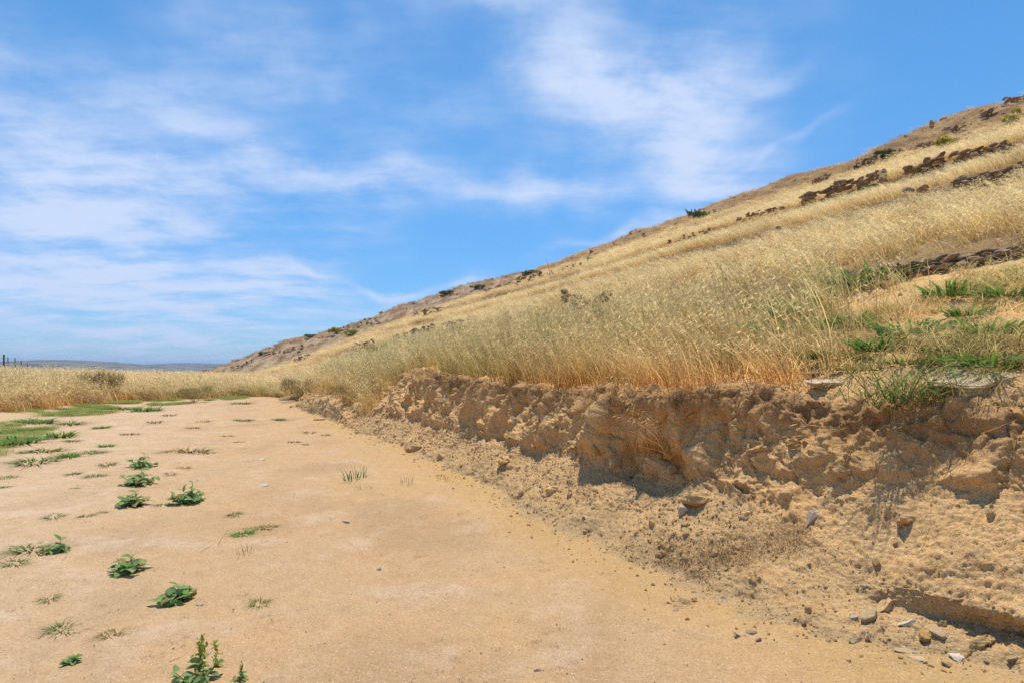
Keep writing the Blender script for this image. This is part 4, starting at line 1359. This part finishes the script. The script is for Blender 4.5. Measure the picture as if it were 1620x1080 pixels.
for q, (px, py, wpx, hpx, mt, yaw, lab) in enumerate(STONES):
    l, nn, d = spot(px, py)
    w, h = wpx * d / F, hpx * d / F
    me = clod_mesh(700 + q, 3, (0.5, 0.42, 0.5), 10 if mt != 'clod' else 7, 0.10 if mt != 'clod' else 0.34, 'stone', 0.32 if mt != 'clod' else .45, 0.62 if mt != 'clod' else .85)
    o = obj('soil_clod' if 'clod' in mt else 'stone', me, SM[mt])
    flush = 'flush' in lab
    o.location = l + (CAMV - l).normalized() * (0.05 * w) + Vector((0, 0, (-0.012 if flush else 0.04 * h)))
    o.rotation_euler = (random.gauss(0, .1), random.gauss(0, .1), yaw)
    # thickness seen from above on flat ground is mostly depth, not height
    hz = h * (0.9 if nn.z < 0.75 else 0.62)
    o.location.z -= 0.12 * h
    o.scale = (w * 1.3, (h if nn.z > 0.75 else w * 0.8) * (2.0 if nn.z > .9 else 1.1), max(hz, 0.006) * 1.35)
    if flush:
        o.scale = (w, h * 3.0, 0.035)
    tag(o, lab, 'clod' if 'clod' in mt else 'stone', 'loose stones and clods by the bank')


def slab_mesh(seed):
    """a split slab: thin uneven beds, each set back a little"""
    r = np.random.default_rng(seed)
    rows, cols = 34, 72
    th = np.linspace(0, 2 * math.pi, cols, endpoint=False)
    out = 1 / (np.abs(np.cos(th)) ** 3.5 + np.abs(np.sin(th + .25)) ** 3.5) ** (1 / 3.5) * (1 + 0.12 * np.sin(2 * th + 1) + 0.07 * np.sin(5 * th) - 0.25 * (np.cos(th) < -.8) * (-np.cos(th) - .8) * 2)
    zs = np.linspace(-0.5, 0.5, rows)
    bed = np.repeat(r.uniform(-0.07, 0.07, 12), 3)[:rows]
    G = np.zeros((rows, cols, 3))
    for i, z in enumerate(zs):
        k = out * (1 + bed[i] + 0.05 * fbm(v3(np.cos(th) * 2, np.sin(th) * 2, z * 7 + seed), 3))
        k = k * (1 - 0.9 * max(0, abs(z) - 0.44) / 0.06) if i in (0, rows - 1) else k
        G[i] = v3(np.cos(th) * k * .5, np.sin(th) * k * .36, np.full(cols, z * .26) + 0.16 * np.cos(th + .4) * k * max(z, -.2) * .5 + 0.012 * np.sin(3 * th + z * 9))
    f = []
    for i in range(rows - 1):
        for j in range(cols):
            f.append((i * cols + j, i * cols + (j + 1) % cols, (i + 1) * cols + (j + 1) % cols, (i + 1) * cols + j))
    V = np.concatenate([G.reshape(-1, 3), [[0, 0, -.13], [0, 0, .13]]])
    me = raw_mesh('slab', V, np.array(f), False)
    bm = bmesh.new()
    bm.from_mesh(me)
    bm.verts.ensure_lookup_table()
    n = rows * cols
    for j in range(cols):
        bm.faces.new((bm.verts[n + 1], bm.verts[n - cols + j], bm.verts[n - cols + (j + 1) % cols]))
        bm.faces.new((bm.verts[n], bm.verts[(j + 1) % cols], bm.verts[j]))
    bm.to_mesh(me)
    bm.free()
    return me


l, nn, d = spot(1560, 622)
o = obj('rock_slab', slab_mesh(5), M_SLAB)
o.location = l + Vector((0.03, 0.14, 0.03))
o.rotation_euler = (0.22, -0.10, 0.3)
o.scale = (0.13 * d, 0.115 * d, 0.16 * d)
tag(o, 'big layered tan slab resting on the bank top behind the green tussock', 'slab')


# ------------------------------------------------------------------ tufts of grass on the track and the bare patch
def tuft_mesh(seed, mat, n=80, h=0.6, sprawl=0.45, w=0.045):
    B = Blades(seed)
    for q in range(n):
        a, rr = B.r.uniform(0, 6.28), 0.34 * math.sqrt(B.r.random())
        dr = np.array((math.cos(a), math.sin(a))) * B.r.uniform(0.1, sprawl) + B.r.normal(0, .1, 2)
        blade(B, (rr * math.cos(a), rr * math.sin(a), -0.02), h * B.r.uniform(0.35, 1.0), dr, w, 3, 0.45, 1.0)
    return B.mesh('grass_tuft', mat)


TUFTS = {'g': [tuft_mesh(800 + q, M_TUFT) for q in range(4)], 'b': [tuft_mesh(810 + q, M_TUFTB, 110, .7, .5, .05) for q in range(3)],
         'o': [tuft_mesh(820 + q, M_TUFTO, 80, .5, .5) for q in range(3)], 'd': [tuft_mesh(830 + q, M_DRY, 60, .5, .5, .035) for q in range(4)],
         'w': [tuft_mesh(840 + q, M_TUFTO, 16, 1.3, .35, .022) for q in range(3)], 'x': [tuft_mesh(850 + q, M_TUFTB, 26, 1.5, .4, .03) for q in range(2)]}
TUFT_SPOTS = [  # px, py of the base, width, kind, label
    (85, 817, 32, 'g', 'flat green tuft on the sand, left of a smaller twin'),
    (136, 816, 22, 'g', 'small green tuft between two flat ones on the left sand'),
    (161, 810, 17, 'g', 'tiny green tuft just before the twin column of weeds'),
    (48, 869, 58, 'g', 'long low green tuft running up to a stalky weed'),
    (24, 891, 38, 'g', 'low green tuft near the left picture edge below the long one'),
    (78, 947, 30, 'g', 'small grey green tuft alone at the left above the spiky one'),
    (101, 996, 48, 'g', 'spiky green tuft in the lower left corner area'),
    (176, 1003, 38, 'o', 'half dry green tuft beside the spiky one'),
    (410, 954, 34, 'g', 'small star shaped tuft alone in the middle of the track'),
    (372, 813, 24, 'g', 'small tuft right of the leafy weeds'),
    (384, 845, 32, 'b', 'bright green tuft with a wispy dead one at its foot'),
    (416, 835, 38, 'o', 'olive tuft touching the bright green one'),
    (387, 876, 34, 'w', 'thin wispy dead tuft under the bright green one'),
    (258, 798, 22, 'g', 'small tuft between the two big leafy weeds'),
    (115, 750, 24, 'g', 'small tuft on open sand left of the weed column'),
    (151, 753, 30, 'g', 'flat tuft just left of the weed column'),
    (119, 772, 11, 'g', 'tiny tuft below the small one on open sand'),
    (12, 756, 32, 'g', 'green tuft at the left picture edge on the sand'),
    (8, 770, 18, 'g', 'tiny tuft below the one at the left picture edge'),
    (55, 731, 66, 'g', 'long green tuft near the left edge pointing along the track'),
    (108, 722, 36, 'b', 'bright green tuft at the end of the long one'),
    (170, 734, 28, 'o', 'yellowish dry tuft beside the bright green one'),
    (168, 706, 24, 'b', 'bright tuft where the green ground cover ends'),
    (147, 716, 36, 'g', 'flat tuft before the ground cover ends'),
    (115, 697, 24, 'g', 'thin tuft in the gap of the ground cover'),
    (66, 714, 50, 'g', 'broad tuft in front of the green ground cover'),
    (160, 677, 20, 'b', 'dark green tuft alone behind the ground cover'),
    (30, 700, 70, 'b', 'broad bright green patch at the left edge of the ground cover'),
    (22, 682, 54, 'g', 'green patch under the straw field at the left edge'),
    (62, 668, 44, 'b', 'leafy green patch right under the straw'),
    (112, 670, 44, 'g', 'green patch under the middle of the straw field'),
    (96, 690, 46, 'b', 'green patch in the middle of the ground cover'),
    (190, 647, 50, 'g', 'far green patch below the olive bush'),
    (230, 650, 40, 'b', 'far green patch at the right end of the ground cover'),
    (380, 638, 34, 'g', 'far green patch at the end of the track'),
    (385, 665, 26, 'g', 'green tuft on the far right part of the track'),
    (442, 664, 18, 'b', 'leafy tuft at the crumbled end of the bank'),
    (562, 758, 36, 'x', 'tall thin green tuft on the sand before the bank'),
    (578, 772, 22, 'w', 'dry stalky tuft at the foot of the tall thin one'),
    (642, 764, 26, 'w', 'thin dark stalks on the sand right of the tall tuft'),
    (702, 760, 24, 'w', 'small dry stalks near the foot of the loose slope'),
    (868, 830, 14, 'w', 'single dry twig standing at the edge of the loose soil'),
    (300, 714, 50, 'o', 'large olive brown tuft in the middle of the far track'),
    (332, 717, 18, 'd', 'small dried tuft right of the large olive brown one'),
    (290, 740, 22, 'd', 'dried brown tuft between the weed column and the leafy weed'),
    (270, 750, 22, 'd', 'dried brown tuft touching the weed column'),
    (205, 687, 24, 'd', 'dried brown tuft behind the weed column'),
    (246, 668, 26, 'd', 'dried brown tuft further behind the weed column'),
    (304, 677, 20, 'd', 'dried brown tuft behind the large olive brown one'),
    (360, 690, 18, 'd', 'dried brown tuft right of the large olive brown one'),
    (378, 699, 14, 'd', 'tiny dried tuft beside the one right of the olive brown tuft'),
    (465, 699, 18, 'd', 'dried tuft at mid track toward the bank'),
    (484, 703, 14, 'd', 'tiny dried tuft next to the one toward the bank'),
    (490, 684, 20, 'd', 'dried tuft on the crumbled soil near the bank end'),
    (515, 688, 18, 'd', 'second dried tuft on the crumbled soil near the bank end'),
    (322, 667, 22, 'd', 'dried tuft far up the middle of the track'),
    (268, 657, 22, 'd', 'dried tuft far up the left of the track'),
    (1500, 470, 62, 'b', 'leafy green tuft on the bare patch below the rock ledge'),
    (1570, 528, 56, 'b', 'brightest green tuft on the bare patch'),
    (1592, 470, 50, 'b', 'green tuft beside the grey stone at the right edge'),
    (1558, 580, 70, 'b', 'green tuft just behind the big slab'),
    (1440, 530, 62, 'b', 'green tuft in the middle of the bare patch'),
    (1436, 575, 60, 'g', 'green tuft behind the hanging tussock'),
    (1372, 452, 74, 'b', 'green tuft next to the white stone'),
    (1270, 500, 66, 'b', 'dark green tuft among the oat grass by the bare patch'),
    (1290, 568, 46, 'b', 'green tuft behind the pale flat slab'),
    (1612, 572, 50, 'g', 'green tuft at the right edge behind the slab'),
    (1360, 585, 60, 'o', 'olive tuft on the lip right of the pale flat slab'),
    (1240, 528, 60, 'b', 'green tuft in the oat grass left of the dark green one'),
    (1180, 566, 56, 'g', 'green tuft deep in the straw just behind the lip'),
    (1335, 520, 62, 'b', 'green tuft at the left border of the bare patch'),
    (1392, 555, 56, 'b', 'green tuft halfway between pale slab and hanging tussock'),
    (1488, 556, 54, 'g', 'pale green tuft above the hanging tussock'),
    (1535, 500, 44, 'b', 'small green tuft above the brightest one'),
    (1318, 474, 60, 'g', 'grey green tuft below the white stone'),
    (1590, 640, 50, 'o', 'olive tuft right of the big slab on the bank lip'),
]
for q, (px, py, wpx, kd, lab) in enumerate(TUFT_SPOTS):
    l, nn, d = spot(px, py)
    o = obj('dried_weed' if kd == 'd' else 'grass_tuft', TUFTS[kd][q % len(TUFTS[kd])])
    o.location = l
    w = wpx * d / F * (1.35 if px > 1150 else 1.0)
    o.rotation_euler = (0, 0, random.uniform(0, 6.28))
    o.scale = (w * 1.15, w * 1.6, w * (0.75 if kd in 'wx' else 0.8 if kd in 'b' else 0.5) * random.uniform(.9, 1.15) * (.6 if px < 500 and kd in 'bg' else 1))
    tag(o, lab, 'dried weed' if kd == 'd' else 'grass tuft', 'dried weeds on the track' if kd == 'd' else 'tufts on the sand')


# ------------------------------------------------------------------ leafy weeds
def leaf_mesh(seed):
    r = np.random.default_rng(seed)
    ts = np.array([0, .18, .4, .65, .85, 1.0])
    ws = np.array([.04, .20, .29, .24, .13, .01]) * r.uniform(.9, 1.15)
    V, A = [], []
    for t, w in zip(ts, ws):
        zc = 0.22 * t - 0.34 * t * t
        for k in (-1, 0, 1):
            V.append((t, k * w, zc + (0.07 if k else 0.0) * (w / .29) + r.normal(0, .01)))
            A.append((r.uniform(.2, .9), 1, r.random() * .6 + .2 * (k == 0)))
    F_ = []
    for i in range(len(ts) - 1):
        for k in (0, 1):
            b = i * 3 + k
            F_.append((b, b + 3, b + 4, b + 1))
    me = raw_mesh('leaf', np.array(V), np.array(F_), True, {'gc': np.array(A)})
    me.materials.append(M_WEED)
    return me


LEAVES = [leaf_mesh(900 + q) for q in range(6)]
LEAVES[5].materials[0] = M_TUFTO
LEAVES[4].materials[0] = M_TUFTB


def leafy_weed(px, py, wpx, hpx, nst, lab, flowers=0, leafpx=15, tilt=0.0):
    l, nn, d = spot(px, py)
    root = empty('leafy_weed', l)
    tag(root, lab, 'weed', 'leafy weeds on the track')
    W_, H_ = 1.1 * wpx * d / F, 0.66 * hpx * d / F
    lf = 1.55 * leafpx * d / F
    r = np.random.default_rng(int(px * 7 + py))
    for s in range(nst):
        a = 6.28 * s / nst + r.uniform(-.4, .4)
        mid = s == 0
        rad_ = 0.06 * W_ if mid else 0.42 * W_ * r.uniform(.6, 1.0)
        tip = np.array((math.cos(a) * rad_ + tilt * H_, math.sin(a) * rad_, H_ * (1.0 if mid else r.uniform(.2, .6))))
        k = np.linspace(0, 1, 5)[:, None]
        pts = np.concatenate([tip[None, :2] * k ** .8, tip[2] * k ** 1.15], 1)
        B = Blades(int(px + s))
        B.ribbon(pts, 0.0045 + 0.02 * H_, flat=(1, 0, 0), taper=.5)
        B.ribbon(pts, 0.0045 + 0.02 * H_, flat=(0, 1, 0), taper=.5)
        st = obj('stem', B.mesh('stem', M_STEM), None, root)
        nn_ = 5 if mid else 4
        for q in range(nn_):
            kk = 0.25 + 0.75 * q / (nn_ - 1)
            p = tip * np.array((kk ** .8, kk ** .8, kk ** 1.15))
            for sd in (0, 1):
                o = obj('leaf', LEAVES[r.integers(6)], None, root)
                o.location = p
                o.rotation_euler = (r.normal(0, .35), r.normal(.02 - .4 * (kk > .9), .3), a + 1.57 * q + 3.14 * sd + r.normal(0, .35))
                sz = lf * r.uniform(.75, 1.15) * (1.15 - .45 * kk)
                o.scale = (sz, sz * 1.15, sz)
        if flowers and s < flowers:
            B = Blades(int(py + s))
            for q in range(60):
                kk = B.r.uniform(-.1, 1)
                c_ = np.array((B.r.normal(0, .22), B.r.normal(0, .22), kk))
                B.quad(c_ * np.array((lf * .55, lf * .55, lf * 1.7)), B.r.normal(0, .08 * lf, 3), B.r.normal(0, .08 * lf, 3), B.r.random())
            fo = obj('flower_head', B.mesh('flower_head', M_WEEDF), None, root)
            fo.location = tip * np.array((.9, .9, .82))
    return root


leafy_weed(312, 1082, 92, 74, 9, 'largest leafy weed with yellow green flower heads at the picture bottom', 4, 15)
leafy_weed(381, 1078, 30, 22, 3, 'small leafy seedling right of the largest weed', 1, 8)
leafy_weed(278, 950, 56, 36, 6, 'compact leafy weed with paired leaves beside a white pebble', 0, 16)
leafy_weed(196, 903, 62, 34, 6, 'sprawling leafy weed with one stem bent to the right', 0, 16, .35)
leafy_weed(93, 873, 42, 28, 3, 'stalky leafy weed at the end of the long low tuft', 0, 12)
leafy_weed(116, 1048, 28, 14, 3, 'flat little weed rosette in the lower left', 0, 10)
leafy_weed(211, 798, 58, 30, 7, 'nearest leafy weed of the column of three', 0, 12)
leafy_weed(220, 766, 52, 34, 7, 'middle leafy weed of the column of three', 0, 11)
leafy_weed(226, 738, 46, 30, 7, 'farthest leafy weed of the column of three', 0, 9)
leafy_weed(300, 794, 64, 46, 8, 'bushy leafy weed standing right of the column of three', 0, 12)


# ------------------------------------------------------------------ shrubs
def shrub(px, py, wpx, hpx, mat, lab, n=520, stalky=False):
    n = n * 2 if stalky else n
    l, nn, d = spot_down(px, py)
    if mat is M_SHRUB:
        wpx, hpx = wpx * .85, hpx * .7
    root = empty('shrub', l)
    tag(root, lab, 'shrub', 'shrubs on the slope')
    W_, H_ = wpx * d / F, hpx * d / F
    r = np.random.default_rng(int(px + py))
    B = Blades(int(px * 3 + py))
    lumps = [(r.normal(0, .26), r.normal(0, .26), r.uniform(.3, .8), r.uniform(.16, .3)) for _ in range(11)]
    lz = 0.045
    for q in range(n):
        lx, ly, lz_, lr = lumps[r.integers(len(lumps))]
        v = r.normal(size=3)
        v = v / np.linalg.norm(v) * lr * r.random() ** .4
        c_ = np.array(((lx + v[0]) * W_, (ly + v[1]) * W_, max(.02, lz_ + v[2]) * H_))
        if stalky:
            B.ribbon(np.array([c_, c_ + np.array((r.normal(0, .06) * W_, r.normal(0, .06) * W_, .2 * H_))]), .011 * W_, .2, 1.)
        else:
            B.quad(c_, r.normal(0, lz, 3) * W_, r.normal(0, lz, 3) * W_, np.clip(c_[2] / H_, 0, 1))
    obj('foliage', B.mesh('foliage', mat), None, root)
    S_b = Blades(int(px))
    for lx, ly, lz_, lr in lumps[:7]:
        S_b.ribbon(np.array([(0, 0, -.05 * H_), (lx * .5 * W_, ly * .5 * W_, lz_ * .5 * H_), (lx * W_, ly * W_, lz_ * H_)]), .035 * W_)
    obj('stem', S_b.mesh('stem', M_DRY), None, root)


shrub(1405, 250, 34, 18, M_SHRUB, 'dark green shrub just under the skyline beside stones')
shrub(1112, 346, 46, 13, M_SHRUB, 'dark shrub breaking the skyline in the middle of the slope')
shrub(1505, 237, 34, 20, M_SHRUBY, 'bright yellow shrub above the dark brown ledge')
shrub(1602, 197, 24, 17, M_SHRUBY, 'yellow shrub at the right edge below the skyline')
shrub(936, 416, 26, 13, M_SHRUB, 'green shrub on the skyline beside the row of brown stones')
shrub(758, 456, 20, 8, M_SHRUB, 'small dark shrub on the bare shoulder, nearest the reddish ledge')
shrub(838, 436, 40, 8, M_SHRUB, 'flat dark shrub on top of the bare shoulder')
shrub(706, 466, 24, 8, M_SHRUB, 'dark shrub halfway along the crest of the bare shoulder')
shrub(490, 534, 20, 7, M_SHRUB, 'dark shrub low on the crest of the bare shoulder')
shrub(416, 560, 14, 7, M_SHRUB, 'lowest dark shrub on the bare shoulder')
shrub(532, 528, 16, 10, M_SHRUBY, 'small yellow shrub left of the dark low ledge')
shrub(555, 531, 18, 10, M_SHRUBY, 'yellow olive shrub below the dark low ledge')
shrub(600, 580, 46, 34, M_SHRUBY, 'yellow green broom shrub behind the far mound', 700, True)
shrub(735, 556, 60, 44, M_SHRUBO, 'dull green bush in front of the long broken ledge', 700)
shrub(165, 634, 60, 46, M_SHRUBO, 'olive brown bush in the straw field at the track edge', 900, True)
shrub(470, 634, 52, 36, M_SHRUBO, 'olive bush where the slope meets the far track', 700, True)
shrub(545, 640, 36, 32, M_SHRUBO, 'olive green bush at the far end of the bank', 600, True)
shrub(310, 636, 50, 26, M_SHRUBO, 'grey green bush at the right end of the straw field', 600, True)


# ------------------------------------------------------------------ the tussock and the straw hanging over the bank
def on_bank(px, py, off=0.03):
    l, nn, d = spot(px, py)
    return np.array(l + (CAMV - l).normalized() * off)


def strand(B, pts, w=0.004, off=0.03, taper=.4, sag=0.0):
    P = np.array([on_bank(p[0], p[1], off + (p[2] if len(p) > 2 else 0)) for p in pts])
    k = np.linspace(0, len(P) - 1, 3 * (len(P) - 1) + 1)
    Q = np.stack([np.interp(k, range(len(P)), P[:, a]) for a in range(3)], -1)
    side = np.cross(Q[-1] - Q[0], np.array((0, 1, .2)))
    B.ribbon(Q, w, 0, 1, flat=side, taper=taper)
    return Q


l, nn, d = spot(1452, 632)
l = l + (CAMV - l).normalized() * 0.05
root = empty('grass_tussock', l)
tag(root, 'big green and yellow grass tussock hanging over the bank lip', 'tussock')
c0 = np.array(l)
for part, mat, n, seed in (('green_blades', M_TUFTB, 130, 31), ('olive_blades', M_TUFTO, 150, 32), ('dry_blades', M_STRAW, 110, 33)):
    B = Blades(seed)
    for q in range(n):
        a = B.r.uniform(0, 6.28)
        ln = B.r.uniform(.18, .52)
        b0 = np.append(B.r.normal(0, .08, 2) * (1.6, .7), B.r.normal(-.01, .025))
        dr = np.array((math.cos(a) * 1.1, math.sin(a) * .6 - .02)) * ln * B.r.uniform(.4, 1.0)
        up_ = ln * B.r.uniform(.3, 1.25) * (1 if part != 'dry_blades' else B.r.uniform(-.5, .5))
        k = np.linspace(0, 1, 6)[:, None]
        pts = b0 + np.append(dr, 0) * k + np.array((0, 0, up_)) * (k - (.6 if part != 'dry_blades' else .6) * k ** 2.4)
        B.ribbon(pts, B.r.uniform(.004, .010), 0, 1, taper=.12)
    obj(part, B.mesh(part, mat), None, root).scale = (0.7, 0.6, 0.7) if part == 'dry_blades' else (1.25, 0.8, 0.95)
B = Blades(34)
for tip in ((1250, 690), (1265, 672), (1235, 705), (1290, 684)):      # oat heads drooping across the shaded face
    Q = strand(B, [(1410, 676), (1340, 676), tip], .0035, .07)
    for q in range(9):
        p = Q[-1] * (1 - q / 16) + Q[-3] * (q / 16) + B.r.normal(0, .016, 3)
        dr = (Q[-1] - Q[-3])
        dr /= np.linalg.norm(dr)
        ax = dr * .021 + B.r.normal(0, .006, 3)
        B.quad(p + np.array((0, 0, -.012)), ax, np.cross(ax, (0, 1, .3)) * .18, 1.0)
me = B.mesh('oat_heads', M_STRAW)
o = obj('oat_head', me, None, root)
o.location = -l


def straw(name, lab, strands, w=.0045, off=.03, mat=None):
    l, nn, d = spot(strands[0][0][0], strands[0][0][1])
    B = Blades(int(strands[0][0][0]))
    for s in strands:
        strand(B, s, w * B.r.uniform(.7, 1.2), off)
    me = B.mesh(name, mat or M_STRAW)
    me.transform(Matrix.Translation(-l))
    o = obj(name, me)
    o.location = l
    return tag(o, lab, 'dry straw', 'straw hanging from the bank')


straw('hanging_straw', 'pale star shaped tuft of dead straw hanging over the shaded face', [[(940, 630), (932, 645), (918, 658)], [(940, 630), (936, 650), (930, 668)], [(940, 630), (944, 648), (944, 660)],
      [(940, 630), (952, 645), (962, 655)], [(940, 630), (955, 640), (985, 655)], [(940, 630), (925, 640), (905, 646)], [(942, 628), (930, 612), (915, 604)], [(942, 628), (955, 612), (960, 600)], [(938, 632), (890, 665), (846, 690)]])
straw('hanging_straw', 'bundle of dead straw fanning down the far bank face', [[(718, 632), (690, 655), (655, 676)], [(718, 632), (680, 660), (630, 684)], [(718, 632), (700, 655), (690, 676)], [(718, 632), (705, 652), (697, 668)],
      [(718, 632), (719, 660), (718, 686)], [(719, 632), (722, 655), (725, 670)], [(718, 632), (690, 648), (665, 655)], [(716, 632), (700, 642), (680, 648)], [(718, 634), (694, 668), (664, 690)], [(640, 620), (650, 640), (660, 662)], [(660, 610), (640, 625), (605, 632)]], .008, .04)
straw('hanging_straw', 'long dry rootlet trailing down the near bank slope', [[(1475, 700), (1473, 760), (1472, 830)], [(1472, 830), (1462, 860), (1452, 878)], [(1475, 720), (1482, 740), (1484, 760)]], .004, .02)
straw('hanging_straw', 'thin arching stem crossing the slope below the big slab', [[(1512, 660), (1540, 680), (1552, 690), (1550, 705), (1520, 740), (1505, 770)], [(1552, 685), (1580, 675), (1610, 662)], [(1540, 660), (1580, 640), (1620, 612)]], .004, .05)
straw('hanging_straw', 'single bent straw leaning in the shade left of the crack', [[(1318, 700), (1314, 745), (1296, 778)]], .003, .03)
straw('fallen_straw', 'single pale straw lying across the brown litter', [[(1178, 852), (1172, 872), (1168, 886)]], .004, .015)
straw('fallen_straw', 'curled straw lying beside the little heap of clods', [[(1070, 930), (1072, 915), (1080, 910), (1100, 909)]], .004, .012)
straw('fallen_straw', 'straw curled around a stone on the debris apron', [[(1372, 1012), (1376, 1000), (1374, 990)], [(1415, 1036), (1411, 1026), (1413, 1014)]], .004, .012)
straw('fallen_straw', 'long pale stem lying on the sand below the olive tuft', [[(318, 872), (332, 864), (346, 850), (352, 838)], [(345, 862), (350, 852), (362, 836)]], .004, .01)
straw('fallen_straw', 'dry stems lying at the foot of the stalky weed', [[(88, 878), (104, 874), (116, 868)], [(98, 886), (106, 878), (112, 868)], [(0, 884), (40, 870), (86, 850)]], .004, .01)
straw('fallen_straw', 'brown stem by the leafy weed rosette', [[(60, 1010), (76, 996), (84, 990)], [(128, 1046), (140, 1038), (160, 1026)]], .003, .008, M_DRY)
straw('fallen_straw', 'short dark stem at the left foot of the largest weed', [[(268, 1046), (282, 1040), (298, 1032)]], .003, .008, M_DRY)

# tall single stalks
for (px, py, hpx, lean, mat, lab) in (
        (870, 440, 34, -.2, M_STRAW, 'pale dry stalk standing against the sky, left of its twin'), (903, 432, 36, .1, M_STRAW, 'pale dry stalk standing against the sky, right of its twin'),
        (1452, 600, 90, -.55, M_TUFTO, 'tall green oat stalk leaning left over the bare patch'), (1600, 560, 80, -.35, M_TUFTO, 'tall green stalk standing behind the big slab at the right edge'),
        (1445, 430, 75, -.4, M_STRAW, 'straw stalk rising above the rock ledge'), (1535, 440, 55, -.2, M_STRAW, 'dry stalk growing in front of the rock ledge'),
        (1398, 470, 90, .15, M_STRAW, 'silvery dry oat stalk left of the rock ledge'), (1260, 380, 40, -.3, M_STRAW, 'single oat stalk poking out of the mid slope straw')):
    l, nn, d = spot_down(px, py)
    B = Blades(int(px))
    h = hpx * d / F
    stalk(B, (0, 0, -.02), h, (lean * h, 0.0), .0014 * d * .8, 9, min(.03, .09 * h), .1, 6)
    o = obj('dry_stalk', B.mesh('dry_stalk', mat))
    o.location = l
    tag(o, lab, 'stalk', 'single stalks')

# lilac flowers in the oat grass
for (px, py, hpx, lab) in ((845, 560, 44, 'topmost lilac flower in the oat grass above the bank'), (810, 580, 36, 'lilac flower left of the topmost one'), (868, 585, 38, 'lilac flower below the topmost one'),
                           (750, 590, 34, 'leftmost lilac flower above the shaded bank face'), (548, 636, 30, 'lilac flower on the bush at the far bank end'), (822, 600, 40, 'lilac flower lowest in the green grass above the bank')):
    l, nn, d = spot_down(px, py)
    h = hpx * d / F * 1.2
    root = empty('wildflower', l)
    tag(root, lab, 'flower', 'lilac flowers in the grass')
    B = Blades(int(px))
    B.ribbon(np.array([(0, 0, -.03), (-.04 * h, 0, .5 * h), (-.1 * h, -.02, h)]), .005)
    obj('stem', B.mesh('stem', M_STEM), None, root)
    B = Blades(int(px) + 1)
    for q in range(22):
        v = B.r.normal(size=3)
        v[2] = abs(v[2]) * .6
        v /= np.linalg.norm(v)
        B.quad(np.array((-.1 * h, -.02, h)) + v * .014, v * .012, np.cross(v, B.r.normal(size=3)) * .006, B.r.random())
    obj('petals', B.mesh('petals', M_PETAL), None, root)

# ------------------------------------------------------------------ the wire fence beyond the straw field
root = empty('wire_fence', (-28.0, 34.0, float(ground_z(-28.0, 34.0))))
tag(root, 'wire fence with thin posts behind the straw field at the left edge', 'fence')
fp = []
for q in range(9):
    y = 31.0 + 2.6 * q
    px = [-95, -60, -25, 6, 13, 24, 34, 44, 52][q]
    x = (px - 810) / F * y
    z = float(ground_z(x, y))
    fp.append((x, y, z))
    top = [1.6, 1.6, 1.6, 1.75, 1.62, 1.66, 1.64, 1.68, 1.64][q]
    wd = 0.055 if q in (0, 3) else 0.032
    bm = bmesh.new()
    bmesh.ops.create_cone(bm, cap_ends=True, segments=7, radius1=wd, radius2=wd * .85, depth=top + .2)
    me = bpy.data.meshes.new('post')
    bm.to_mesh(me)
    bm.free()
    o = obj('post', me, M_POST, root)
    o.location = Vector((x, y, z + top / 2 - .1)) - root.location
    o.rotation_euler = (random.gauss(0, .03), random.gauss(0, .03), 0)
for hgt in (.5, .9, 1.25, 1.5):
    bm = bmesh.new()
    for q in range(len(fp) - 1):
        a_, b_ = Vector(fp[q]) + Vector((0, 0, hgt)), Vector(fp[q + 1]) + Vector((0, 0, hgt))
        ln = (b_ - a_).length
        mtx = Matrix.Translation((a_ + b_) / 2) @ (b_ - a_).to_track_quat('Z', 'Y').to_matrix().to_4x4()
        bmesh.ops.create_cone(bm, cap_ends=True, segments=5, radius1=.009, radius2=.009, depth=ln, matrix=mtx)
    me = bpy.data.meshes.new('wire')
    bm.to_mesh(me)
    bm.free()
    me.transform(Matrix.Translation(-root.location))
    obj('wire', me, M_WIRE, root)

# ------------------------------------------------------------------ the air
hm_, nt = material('haze')
nt.n('ShaderNodeOutputMaterial', None, None, Volume=nt.n('ShaderNodeVolumePrincipled', 0, None, Color=(0.50, 0.68, 0.98, 1), Density=0.0002, Anisotropy=0.2))
bm = bmesh.new()
bmesh.ops.create_cube(bm, size=1.0)
me = bpy.data.meshes.new('haze')
bm.to_mesh(me)
bm.free()
hz = obj('haze', me, hm_)
hz.location = (0, 0, 30)
hz.scale = (18500, 18500, 96)
tag(hz, 'thin blue haze over the valley', kind='stuff')
